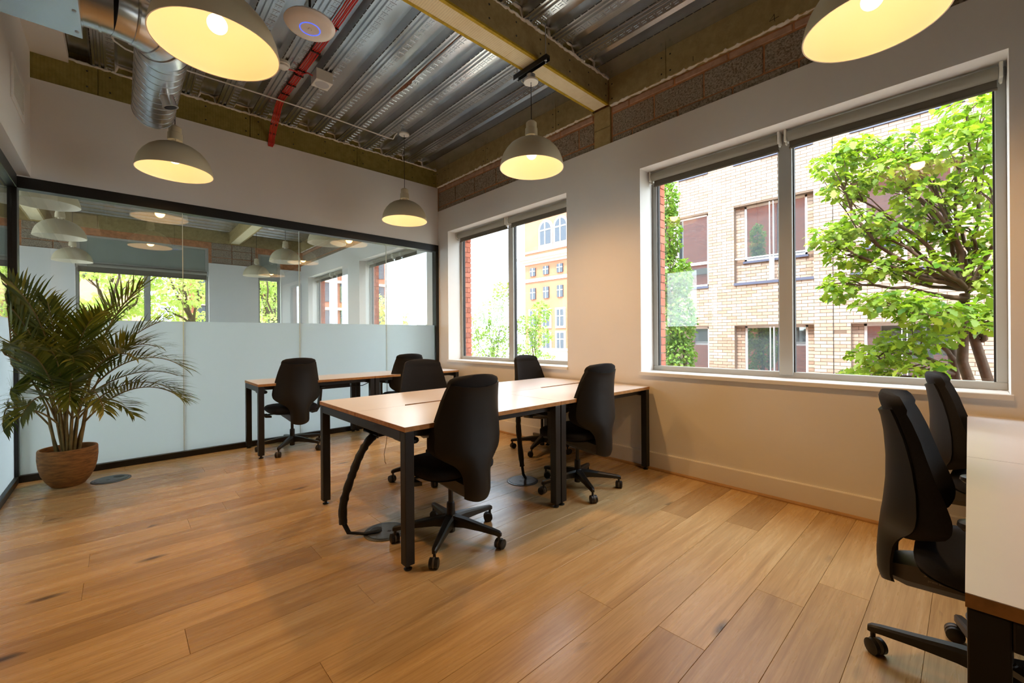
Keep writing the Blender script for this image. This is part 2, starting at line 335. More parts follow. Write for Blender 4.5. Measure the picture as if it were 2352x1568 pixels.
WIN = [(-5.54, -3.355), (-2.49, -0.275), (0.595, 2.81), (3.68, 5.895), (-8.20, -6.40)]
inwin = lambda u, z: any(a < u < b for a, b in WIN) and WZ0-0.03 < z < WZ1
ub = sorted([YB-0.2, YF+0.3] + [e for w in WIN for e in w])
wall_r = struct('wall_right', 'white plastered wall with the tall street windows')
gridwall('x', 0.0, 0.28, ub, [-0.3, WZ0-0.03, WZ1, Z_WHITE2], inwin).build('plaster', M['plaster'], wall_r)
MB().box(0.033, 0.28, YB-0.2, YF+0.3, Z_WHITE2, 4.0).build('mortar_bed', M['mortar'], wall_r)
# outer brick skin of our own building, with jamb bricks in the openings
inwin2 = lambda u, z: any(a+0.02 < u < b-0.02 for a, b in WIN) and WZ0-0.1 < z < WZ1+0.02
ub2 = sorted([-14.0, YF+0.3] + [e for a, b in WIN for e in (a+0.02, b-0.02)])
gridwall('x', 0.285, 0.392, ub2, [-4.5, WZ0-0.1, WZ1+0.02, 6.5], inwin2).build('outer_brickwork', M['red_wall'], wall_r)
for a, b in WIN[:4]:
    k = 0; z = WZ0 - 0.06
    while z < WZ1 - 0.02:
        d0, d1 = ((0.286, 0.3945) if k % 2 else (0.322, 0.3945))
        o = MB().box(d0, d1, b-0.034, b-0.019, z, z+0.065).build('brick', M['redbrick'], wall_r)
        if k % 2 == 0: MB().box(0.286, 0.315, b-0.034, b-0.019, z, z+0.065).build('brick', M['redbrick'], wall_r)
        z += 0.075; k += 1
# exposed blockwork above the plaster
def block_run(y0, y1):
    for z0, z1, off, mt, ln, nm in ((2.98, 3.118, 0.22, M['block'], 0.44, 'block'), (3.130, 3.335, 0.0, M['block'], 0.44, 'block'), (3.348, 3.402, 0.25, M['slip'], 0.44, 'brick_slip')):
        y = y1 + off
        while y > y0:
            a, b = max(y0, y-ln+0.012), min(y1, y)
            if b - a > 0.03:
                j = random.uniform(-0.004, 0.004)
                MB().box(0.024+j, 0.07, a, b, z0 + random.uniform(0, 0.004), z1 - random.uniform(0, 0.004)).build(nm, mt, wall_r, bevel=0.006, seg=1)
            y -= ln
block_run(-6.6, -3.05); block_run(-2.83, -0.005); block_run(0.12, YF-0.02)
MB().box(0.012, 0.07, -3.035, -2.845, 3.0, 3.225).build('insulation_board', M['ins_beam'], wall_r, bevel=0.004, seg=1)
MB().box(0.010, 0.07, -3.035, -2.845, 3.229, 3.42).build('insulation_board', M['ins_beam'], wall_r, bevel=0.004, seg=1)
screws = MB()
def screw(p, nrm):
    p = Vector(p); n = Vector(nrm); a = n.orthogonal().normalized(); b = n.cross(a)
    screws.loft([[p + n*0.002 + (a*math.cos(2*PI*k/7)+b*math.sin(2*PI*k/7))*0.008 for k in range(7)], [p + n*0.0045 + (a*math.cos(2*PI*k/7)+b*math.sin(2*PI*k/7))*0.005 for k in range(7)]], False, True)
for y0, y1 in ((-7.2, -6.0), (-6.0, -4.8), (-4.8, -3.62), (-3.62, -3.035), (-2.845, -2.36), (-2.36, -1.16), (-1.16, -0.28), (-0.28, 0.0), (0.1, 1.3), (1.3, 2.5), (2.5, 3.7), (3.7, 4.9), (4.9, 6.1), (6.1, YF)):
    MB().box(-0.015, 0.05, y0+0.0015, y1-0.0015, Z_INS2, Z_DECK+0.03).build('insulation_board', M['ins_beam'], wall_r, bevel=0.003, seg=1)
    for yy in (y0+0.04, y1-0.04):
        for zz in (Z_INS2+0.05, Z_INS2+0.19): screw((-0.015, yy, zz), (-1, 0, 0))
def bead(pts, r, name, parent, jit=0.004, n=6):
    out = []; rr = []
    for i in range(len(pts)-1):
        a, b = Vector(pts[i]), Vector(pts[i+1]); k = max(1, int((b-a).length/0.022))
        for j in range(k):
            out.append(a.lerp(b, j/k) + Vector([random.uniform(-jit, jit) for _ in range(3)])); rr.append(r*random.uniform(0.6, 1.45))
    out.append(Vector(pts[-1])); rr.append(r)
    return MB().tube(out, rr, n).build(name, M['foam'], parent, smooth=60)
bead([(0.0, -6.6, 3.412), (0.0, -3.05, 3.412)], 0.013, 'mastic_bead', wall_r); bead([(0.0, -2.83, 3.412), (0.0, -0.02, 3.412)], 0.013, 'mastic_bead', wall_r)
bead([(0.0, 0.12, 3.412), (0.0, YF-0.03, 3.412)], 0.013, 'mastic_bead', wall_r)

# skirting and oak bead
bb = tag(MB().box(-0.016, 0.0, YB, -0.03, 0.018, 0.145).add([(-0.016,YB,0.145),(0.0,YB,0.145),(0,YB,0.152),(-0.012,YB,0.152),(-0.016,-0.03,0.145),(0,-0.03,0.145),(0,-0.03,0.152),(-0.012,-0.03,0.152)], [(0,1,2,3),(7,6,5,4),(0,4,5,1),(1,5,6,2),(2,6,7,3),(3,7,4,0)]).build('baseboard_right', M['plaster'], None), 'cream painted skirting board under the street windows', None, None, 'structure')
qd = []
for a0, a1 in ((YB, -5.6), (-5.6, -3.53), (-3.53, -1.4), (-1.4, -0.03)):
    ring = lambda y: [(-0.016, y, 0.0), (-0.034, y, 0.0), (-0.0335, y, 0.008), (-0.029, y, 0.015), (-0.016, y, 0.019)]
    qd.append((ring(a0+0.001), ring(a1-0.001)))
trim = struct('trim_1', 'thin oak bead along the skirting')
for r in qd: MB().loft(r).build('oak_bead', M['quadrant'], trim)

# ------------------------------------------------------------------ floor of oak planks
floor = struct('floor', 'wide oak plank floor with knots')
MB().box(XL-0.05, 0.0, YB, 0.05, -0.20, -0.014).build('subfloor', M['subfloor'], floor)
PW = 0.1885; row = 0; y = 0.0 - 0.003
y0 = -1.5 + 8*PW - PW
starts = {}
k = 0; ytop = -1.5 + 8*PW
while ytop > YB:
    x = XL - 0.04 - RNG.uniform(0.0, 1.9)
    while x < -0.005:
        L = RNG.choice([1.25, 1.5, 1.9, 2.2])
        a, b = max(x, XL-0.04), min(x+L, -0.004); yt = min(ytop, -0.004)
        if b - a > 0.05 and yt - (ytop-PW) > 0.02:
            cx_, cy_ = (a+b)/2, (yt + ytop-PW)/2; hx, hy = (b-a)/2-0.0005, (yt-(ytop-PW))/2-0.0005
            o = MB().chamfer(-hx, hx, -hy, hy, -0.014, 0.0, 0.0009).build('plank', M['plank'], floor); o.location = (cx_, cy_, 0)
        x += L
    ytop -= PW
floor2 = tag(MB().box(XO, XL-0.05, YB, YF, -0.2, 0.0).box(XL-0.05, 0.0, 0.05, YF, -0.2, 0.0).build('floor_next_room', M['carpet'], None), 'pale floor of the room beyond the glass', None, None, 'structure')

# ------------------------------------------------------------------ ceiling: profiled steel deck
ceil = struct('ceiling', 'exposed profiled galvanised steel deck')
CREST = [-0.64 + 0.31 - 0.31*k for k in range(0, 13)]
def deck_profile(x0, x1, crests, zb):
    pts = [(x1, zb)]
    for c in crests:
        if c - 0.09 < x0 or c + 0.09 > x1: continue
        pts += [(c+0.078, zb), (c+0.060, zb+0.070), (c-0.060, zb+0.070), (c-0.078, zb)]
        for s in (0.158, 0.196):
            g = c - s
            if g - 0.02 > x0: pts += [(g+0.012, zb), (g+0.007, zb+0.014), (g-0.007, zb+0.014), (g-0.012, zb)]
    pts.append((x0, zb)); return pts
dp = deck_profile(-4.33, 0.05, CREST, Z_DECK)
def deck_mesh(pts, q0, q1, swap=False):
    m = MB(); P = (lambda u, q, z: (q, u, z)) if swap else (lambda u, q, z: (u, q, z))
    rings = [[P(u, q, z) for u, z in pts] + [P(u, q, z+0.012) for u, z in reversed(pts)] for q in (q0, q1)]
    return m.loft(rings, True, True)
deck_mesh(dp, YB, 0.0).build('deck_sheet', M['deck'], ceil)
emb = MB(); slot = MB()
for c in CREST:
    if not -4.0 < c < -0.1: continue
    yy = YB + 2.0
    while yy < -0.03:                                     # pressed dashes beside each rib, and the dark lap slot
        emb.box(c-0.131, c-0.084, yy, yy+0.009, Z_DECK-0.0045, Z_DECK+0.001)
        for xx in (c-0.120, c-0.099): emb.box(xx-0.005, xx+0.005, yy+0.020, yy+0.052, Z_DECK-0.0035, Z_DECK+0.001)
        slot.box(c+0.079, c+0.086, yy, yy+0.056, Z_DECK-0.0012, Z_DECK+0.001)
        yy += 0.066
tag(emb.build('deck_embossing', M['deck'], ceil), kind='stuff'); tag(slot.build('deck_slots', M['ink'], ceil), kind='stuff')
rs = MB(); ra = []; 
for i in range(41):
    f = i/40; y = -2.80 + 1.45*f; w = 0.004 + 0.034*math.exp(-((f-0.80)/0.16)**2)*random.uniform(0.6, 1.1) + 0.006*random.random()
    ra.append([(-1.428-0.003, y, Z_DECK-0.0016), (-1.428+w, y, Z_DECK-0.0016), (-1.428+w*0.9, y, Z_DECK-0.0008), (-1.428-0.003, y, Z_DECK-0.0008)])
rs.loft(ra).build('rust_streak', M['rust'], ceil)
for k, (dx, dy) in enumerate(((0.0, 0.012), (0.012, -0.012), (0.026, 0.004), (0.038, -0.010))):
    MB().tube([(-1.385+dx, -1.74-0.02, Z_DECK-0.001), (-1.385+dx+0.006, -1.74+0.02+dy, Z_DECK-0.001)], 0.0016, 5).build('marker_stroke', M['ink'], ceil)
for pts_ in ([(-4.445, 3.500), (-4.448, 3.445)], [(-4.445, 3.496), (-4.415, 3.462), (-4.475, 3.466)], [(-3.857, 3.482), (-3.857, 3.442)], [(-1.403, 3.490), (-1.404, 3.455)]):
    MB().tube([(-0.0155, a, b) for a, b in pts_], 0.0018, 5).build('pencil_mark', M['ink'], wall_r)
MB().box(XO-0.3, 0.5, YB-0.3, YF+0.3, 3.80, 4.05).build('slab', M['concrete'], ceil)
# deck of the next room, ribs the other way
dp2 = deck_profile(0.12, YF+0.02, [0.35 + 0.31*k for k in range(19, -1, -1)], Z_DECK)
deck_mesh(dp2, XO, 0.05, True).build('deck_sheet', M['deck'], ceil)
for xx in (-1.47, -4.60):
    bm_ = struct('beam', 'insulated beam over the next room')
    MB().box(xx-0.09, xx+0.09, 0.13, YF, 3.42, 3.445).build('soffit_board', M['ins_soffit'], bm_)
    for s in (-1, 1):
        MB().box(xx+s*0.10-0.012, xx+s*0.10+0.012, 0.13, YF, 3.415, 3.67).build('side_board', M['ins_beam'], bm_)

# ------------------------------------------------------------------ beam across our room
beam = struct('beam', 'steel beam boxed in yellowish fire boards across the ceiling')
BX = [XL-0.2, -3.4, -2.2, -1.22, -0.30, -0.016]
for a, b in zip(BX[:-1], BX[1:]): MB().box(a+0.001, b-0.001, -3.012, -2.868, 3.421, 3.45).build('soffit_board', M['ins_soffit'], beam)
BS = [XL-0.2, -3.3, -2.1, -0.92, -0.016]
for s, ya, yb in ((0, -3.034, -3.010), (1, -2.870, -2.846)):
    for a, b in zip(BS[:-1], BS[1:]):
        MB().box(a+0.001, b-0.001, ya, yb, 3.436, Z_DECK+0.05).build('side_board', M['ins_beam'], beam)
        MB().box(a+0.001, b-0.001, ya-0.0005, yb+0.0005, 3.419, 3.436).build('board_edge', M['ins_edge'], beam)
        for xx in np.arange(a+0.05, b-0.02, 0.27):
            for zz in (3.49, 3.60): screw((xx, ya if s == 0 else yb, zz + random.uniform(-0.01, 0.01)), (0, -1 if s == 0 else 1, 0))
def deck_bead(yq, parent, x0=-3.95, x1=-0.03):
    for c in CREST:
        if c-0.1 < x0 or c+0.1 > x1: continue
        bead([(c+0.10, yq, Z_DECK-0.002), (c+0.078, yq, Z_DECK), (c+0.060, yq, Z_DECK+0.064), (c-0.060, yq, Z_DECK+0.064), (c-0.078, yq, Z_DECK), (c-0.10, yq, Z_DECK-0.002)], 0.0105, 'mastic_bead', parent, 0.004)
        MB().box(c-0.076, c+0.076, yq+0.006, yq+0.02, Z_DECK-0.01, Z_DECK+0.066).build('insulation_plug', M['ins_wall'], parent)
    bead([(x0, yq, Z_DECK-0.004), (x1, yq, Z_DECK-0.004)], 0.0105, 'mastic_bead', parent, 0.005)
deck_bead(-3.042, beam)

# ------------------------------------------------------------------ glazed partition and the wall over it
wall_b = struct('wall_back', 'black framed glass partition with white wall above')
MB().box(XL-0.35, 0.0, -0.022, 0.10, 2.545, Z_WHITE1).build('plaster', M['plaster'], wall_b)
IB = [XL, -3.62, -2.42, -1.22, 0.0]
for a, b in zip(IB[:-1], IB[1:]):
    MB().box(a+0.002, b-0.002, -0.010, 0.08, Z_WHITE1, Z_DECK-0.002).build('insulation_board', M['ins_wall'], wall_b, bevel=0.003, seg=1)
    for xx in np.arange(a+0.08, b-0.03, 0.36):
        for zz in (3.46, 3.60): screw((xx, -0.010, zz), (0, -1, 0))
MB().box(XL-0.35, 0.0, 0.05, 0.10, Z_WHITE1, 3.80).build('closure', M['ins_wall'], wall_b)
deck_bead(-0.014, wall_b, -3.80, -0.02)
tag(screws.build('screw_heads', M['black_steel'], beam), kind='stuff')
GX = [-4.105, -3.015, -1.92, -0.815, -0.052]
GT, GB, FR = 2.452, 0.058, 1.362
MB().box(-4.16, 0.0, -0.032, 0.07, GT, 2.548).build('head_rail', M['black_frame'], wall_b, bevel=0.003, seg=1)
MB().box(-4.16, 0.0, -0.032, 0.07, 0.0, GB).build('floor_rail', M['black_frame'], wall_b, bevel=0.003, seg=1)
MB().box(-0.05, -0.001, -0.033, 0.07, GB, GT).build('post', M['black_frame'], wall_b, bevel=0.003, seg=1)
MB().box(-4.172, -4.105, -0.04, 0.07, 0.0, 2.548).build('post', M['black_frame'], wall_b, bevel=0.003, seg=1)
for a, b in zip(GX[:-1], GX[1:]):
    MB().box(a+0.002, b-0.002, 0.012, 0.022, GB-0.01, GT+0.01).build('pane', M['glass'], wall_b)
    MB().add([(a+0.003, 0.0098, GB-0.005), (b-0.003, 0.0098, GB-0.005), (b-0.003, 0.0098, FR), (a+0.003, 0.0098, FR)], [(0, 1, 2, 3)]).build('frosted_film', M['frost'], wall_b)
for x in GX[1:-1]: MB().box(x-0.0022, x+0.0022, 0.006, 0.024, GB, GT).build('glazing_joint', plain('joint', lin(196, 200, 186), 0.3), wall_b)
# left partition, running towards the camera
wall_l = struct('wall_left', 'white bulkhead and black framed glass partition')
MB().box(-4.30, -4.03, YB, -0.022, 2.56, 3.80).build('bulkhead', M['plaster'], wall_l)
MB().box(-4.03, -3.805, YB, -0.012, 3.622, 3.70).build('soffit_strip', M['plaster'], wall_l)
MB().box(-4.172, -4.105, YB, -0.04, GT, 2.56).build('head_rail', M['black_frame'], wall_l, bevel=0.003, seg=1)
MB().box(-4.172, -4.105, YB, -0.04, 0.0, GB).build('floor_rail', M['black_frame'], wall_l, bevel=0.003, seg=1)
LY = [-0.04, -1.14, -2.24]
MB().box(-4.20, -4.105, YB, -2.24, 0.0, 2.56).build('plaster', M['dark_wall'], wall_l)  # unseen stretch made solid and dark, against bright reflections and bounce
for a, b in zip(LY[:-1], LY[1:]):
    MB().box(-4.142, -4.132, b+0.002, a-0.002, GB-0.01, GT+0.01).build('pane', M['glass'], wall_l)
    MB().add([(-4.1295, b+0.003, GB-0.005), (-4.1295, a-0.003, GB-0.005), (-4.1295, a-0.003, FR), (-4.1295, b+0.003, FR)], [(0, 1, 2, 3)]).build('frosted_film', M['frost'], wall_l)
# closing walls
tag(MB().box(XO-0.2, 0.3, YB-0.25, YB, -0.2, 4.0).build('wall_front', M['dark_wall'], None), 'unseen wall behind the viewer, darkened to cut bounced daylight', None, None, 'structure')
FW = [(-7.10, -4.86), (-4.116, -1.977), (-0.985, -0.485)]
infw = lambda u, z: any(a < u < b for a, b in FW) and 0.86 < z < 3.26
fu = sorted([XO-0.2, 0.3] + [e for w in FW for e in w])
wall_f = struct('wall_far', 'white window wall of the room beyond the glass')
gridwall('y', YF, YF+0.28, fu, [-0.2, 0.86, 2.92], infw).build('plaster', M['plaster'], wall_f)
gridwall('y', YF+0.04, YF+0.28, fu, [2.92, 3.26, 4.0], infw).build('mortar_bed', M['mortar'], wall_f)
for a, b in zip(FW[:-1], FW[1:]):
    for z0 in (2.93, 3.075, 3.255):
        x = a[1] + 0.05
        while x < b[0] - 0.05:
            x2 = min(x + 0.40, b[0]-0.05)
            if x2-x > 0.04: MB().box(x+0.005, x2-0.005, YF+0.02, YF+0.06, z0, z0+(0.13 if z0 < 3.0 else 0.17 if z0 < 3.2 else 0.14)).build('block', M['block'], wall_f, bevel=0.005, seg=1)
            x = x2 + 0.004
for a in np.arange(XO, 0.0, 1.2): MB().box(a+0.002, min(a+1.198, 0.0), YF-0.02, YF+0.05, 3.40, 3.67).build('insulation_board', M['ins_beam'], wall_f)
LW = [(0.1, 2.6), (2.8, 5.3)]  # large openings added in the unseen outer wall to light the frosted glass
lu = sorted([YB, YF] + [e for w in LW for e in w])
wall_o = struct('wall_outer', 'unseen outer wall with windows added for daylight')
gridwall('x', XO-0.28, XO, lu, [-0.2, 0.2, 3.2, 4.0], lambda u, z: any(a < u < b for a, b in LW) and 0.2 < z < 3.2).build('plaster', M['plaster'], wall_o)

# ------------------------------------------------------------------ windows and roller blinds
wcount = [0]
def make_window(loc, rz, w, z0, z1, depth, mull, label, sill=True):
    wcount[0] += 1; r = struct('window_%d' % wcount[0], label); r.location = loc; r.rotation_euler = (0, 0, rz)
    h = w/2; d0, d1 = depth, depth+0.06; fw_ = 0.045
    m = MB().box(-h, h, d0, d1, z0, z0+fw_).box(-h, h, d0, d1, z1-fw_, z1).box(-h, -h+fw_, d0, d1, z0+fw_, z1-fw_).box(h-fw_, h, d0, d1, z0+fw_, z1-fw_)
    m.build('window_frame', M['alu'], r, bevel=0.004, seg=1)
    xs = [-h+fw_] + [e for c in mull for e in (c-0.045, c+0.045)] + [h-fw_]
    for c in mull: MB().box(c-0.045, c+0.045, d0-0.012, d1, z0+fw_*0.5, z1-fw_*0.5).build('mullion', M['alu'], r, bevel=0.004, seg=1)
    for a, b in zip(xs[0::2], xs[1::2]):
        MB().box(a, a+0.008, d0+0.014, d0+0.05, z0+fw_, z1-fw_).box(b-0.008, b, d0+0.014, d0+0.05, z0+fw_, z1-fw_).build('gasket', M['alu_dark'], r)
        MB().box(a+0.001, b-0.001, d0+0.028, d0+0.036, z0+fw_-0.004, z1-fw_+0.004).build('pane', M['win_glass'], r)
    if sill: MB().box(-h-0.012, h+0.012, -0.022, 0.0, z0-0.032, z0).box(-h+0.001, h-0.001, 0.0, depth, z0-0.029, z0).build('sill', M['gloss_white'], r, bevel=0.003, seg=1)
    return r
def make_blind(loc, rz, w, ztop, drop, label, group):
    r = thing('roller_blind', label, 'roller blind', loc, rz, group); h = w/2; zc = ztop - 0.048; R = 0.036
    MB().tube([(-h+0.022, 0, zc), (h-0.022, 0, zc)], R, 20).build('roller', M['blind'], r, smooth=50)
    MB().box(-h+0.026, h-0.026, 0.028, 0.031, zc-R-drop, zc).build('fabric', M['blind_bar'], r)
    MB().tube([(-h+0.024, 0.0295, zc-R-drop), (h-0.024, 0.0295, zc-R-drop)], 0.009, 8).build('bottom_bar', M['blind_bar'], r, smooth=50)
    for s in (-1, 1):
        x = s*(h-0.012); MB().box(x-0.008, x+0.008, -0.034, 0.045, zc-0.042, zc+0.047).box(x-0.005, x+0.005, -0.012, 0.02, zc-0.062, zc-0.042).build('bracket', M['bracket'], r, bevel=0.003, seg=1)
    return r
names = ['wide street window in front of the oak tree', 'street window showing the orange tower', 'first street window beyond the glass partition', 'second street window beyond the glass partition', 'street window behind the viewer']
for i, (a, b) in enumerate(WIN):
    w = b - a; c = (a+b)/2
    mo = {0: [0.0]}.get(i, [0.0]); off = -(-4.385 - c) if i == 0 else 0.0
    loc = (0.0, c, 0.0)
    make_window(loc, -PI/2, w, WZ0, WZ1, 0.22, [off*0 + (0.0)], 'aluminium framed ' + names[i])
    for s, nm in ((-1, 'further'), (1, 'nearer')):
        # local +x is world -y: s = 1 is the pane nearer the camera
        bw = w/2 - 0.02
        lab = {(0, -1): 'rolled up grey blind over the pane with the columnar tree', (0, 1): 'rolled up grey blind over the pane with the oak tree',
               (1, -1): 'rolled up grey blind over the pane with open sky and red bricks', (1, 1): 'rolled up grey blind over the pane with the orange tower',
               (2, -1): 'grey blind of the first window beyond the glass, further pane', (2, 1): 'grey blind of the first window beyond the glass, nearer pane',
               (3, -1): 'grey blind of the second window beyond the glass, further pane', (3, 1): 'grey blind of the second window beyond the glass, nearer pane',}.get((i, s))
        if lab: make_blind((0.165, c - s*w/4, 0.0), -PI/2, bw, WZ1, 0.042, lab, 'roller blinds on the street windows')
for i, (a, b) in enumerate(FW):
    w = b - a; c = (a+b)/2
    wd = make_window((c, YF, 0), 0, w, 0.86, 2.66, 0.10, [0.0] if w > 1 else [], ['trees window beyond the left glass partition', 'wide window full of trees across the next room', 'narrow window full of trees across the next room'][i])
    MB().box(-w/2, w/2, 0.10, 0.15, 2.70, 3.26).build('upper_panel', M['panel_grey'], wd)
    MB().box(-w/2, w/2, 0.07, 0.16, 2.66, 2.74).box(-w/2, w/2, 0.07, 0.16, 3.22, 3.26).box(-w/2, -w/2+0.06, 0.07, 0.16, 2.74, 3.22).box(w/2-0.06, w/2, 0.07, 0.16, 2.74, 3.22).build('panel_frame', M['alu'], wd)
    if w > 1: make_blind((c, YF+0.05, 0.0), 0, w-0.02, 2.72, 0.10, ['grey roller blind of the far window beside the left partition', 'wide grey roller blind over the far trees window'][i], 'roller blinds in the next room')
for a, b in LW: make_window((XO, (a+b)/2, 0), PI/2, b-a, 0.2, 3.2, 0.2, [0.0], 'unseen window added to bring daylight into the next room', False)
# ------------------------------------------------------------------ desks
def prism(poly, z0, z1):
    m = MB(); n = len(poly); m.v = [(x, y, z0) for x, y in poly] + [(x, y, z1) for x, y in poly]
    m.f = [tuple(reversed(range(n))), tuple(range(n, 2*n))] + [(i, (i+1) % n, n+(i+1) % n, n+i) for i in range(n)]; return m
def leg_parts(r, x, y):
    MB().box(x-0.026, x+0.026, y-0.026, y+0.026, 0.028, 0.708).build('leg', M['black_steel'], r, bevel=0.003)
    MB().lathe([(0.0, 0.0), (0.020, 0.0), (0.022, 0.006), (0.010, 0.012), (0.008, 0.03)], 14, (x, y, 0.0)).build('levelling_foot', M['plastic'], r, smooth=40)
def tabletop(r, poly):
    t = prism(poly, 0.7095, 0.7335).build('tabletop', M['ply'], r)
    prism(poly, 0.7335, 0.735).build('laminate', M['desktop'], t)
def bench(loc, label, group, slot=(-0.23, 0.23)):
    r = thing('bench_desk', label, 'desk', loc, 0, group); w, d = 0.6, 0.6175
    tabletop(r, [(-w, -d), (w, -d), (w, -0.002), (slot[1], -0.002), (slot[1], -0.004), (slot[0], -0.004), (slot[0], -0.002), (-w, -0.002)])
    tabletop(r, [(-w, 0.002), (slot[0], 0.002), (slot[0]+0.02, 0.040), (slot[1]-0.02, 0.040), (slot[1], 0.002), (w, 0.002), (w, d), (-w, d)])
    for x in (-w+0.028, w-0.028):
        for y in (-d+0.028, d-0.028): leg_parts(r, x, y)
        MB().box(x-0.026, x+0.026, -d+0.054, d-0.054, 0.656, 0.708).build('end_rail', M['black_steel'], r, bevel=0.003)
    for y in (-d+0.075, -0.16, 0.16, d-0.075): MB().box(-w+0.054, w-0.054, y-0.02, y+0.02, 0.668, 0.708).build('long_rail', M['black_steel'], r)
    MB().box(-0.50, 0.50, -0.11, 0.11, 0.585, 0.590).box(-0.50, 0.50, -0.11, -0.106, 0.59, 0.655).box(-0.50, 0.50, 0.106, 0.11, 0.59, 0.655).build('cable_tray', M['black_steel'], r)
    return r
def single_desk(loc, label, group):
    r = thing('single_desk', label, 'desk', loc, 0, group); w, d = 0.6, 0.30
    tabletop(r, [(-w, -d), (w, -d), (w, d), (-w, d)])
    for x in (-w+0.028, w-0.028):
        for y in (-d+0.028, d-0.028): leg_parts(r, x, y)
        MB().box(x-0.026, x+0.026, -d+0.054, d-0.054, 0.656, 0.708).build('end_rail', M['black_steel'], r, bevel=0.003)
    for y in (-d+0.09, d-0.09): MB().box(-w+0.054, w-0.054, y-0.02, y+0.02, 0.668, 0.708).build('long_rail', M['black_steel'], r)
    MB().box(-0.30, 0.42, -0.02, 0.12, 0.60, 0.655).build('cable_tray', M['black_steel'], r, bevel=0.004)
    return r
G_B = 'white topped bench desks'
bench((-1.838, -2.838, 0), 'white bench desk with plywood edge, cable sleeve hanging from its open end', G_B, (-0.26, 0.20))
bench((-0.634, -2.838, 0), 'white bench desk in the middle of the room pushed against the window wall', G_B, (-0.14, 0.46))
single_desk((-1.895, -0.352, 0), 'narrow white desk by the frosted glass, nearer the palm', 'narrow desks along the glass')
single_desk((-0.690, -0.352, 0), 'narrow white desk by the frosted glass, in the corner by the window wall', 'narrow desks along the glass')
bench((-1.80, -5.9975, 0), 'white bench desk cut off by the frame beside the closest chair', G_B)
bench((-0.596, -5.9975, 0), 'white bench desk under the wide street window at the picture edge', G_B)

# ------------------------------------------------------------------ office chair
def sring(cx_, cy_, z, a, b, p=3.0, n=24, cvx=0.0):
    out = []
    for k in range(n):
        t = 2*PI*k/n; c, s = math.cos(t), math.sin(t)
        x = a*math.copysign(abs(c)**(2/p), c); y = b*math.copysign(abs(s)**(2/p), s)
        out.append((cx_+x, cy_+y + cvx*(x/max(a, 1e-6))**2, z))
    return out
def interp(tab, z):
    for i in range(len(tab)-1):
        if tab[i][0] <= z <= tab[i+1][0]:
            f = (z-tab[i][0])/(tab[i+1][0]-tab[i][0]); f = f*f*(3-2*f) if False else f
            return [p+(q-p)*f for p, q in zip(tab[i][1:], tab[i+1][1:])]
    return list(tab[0][1:] if z < tab[0][0] else tab[-1][1:])
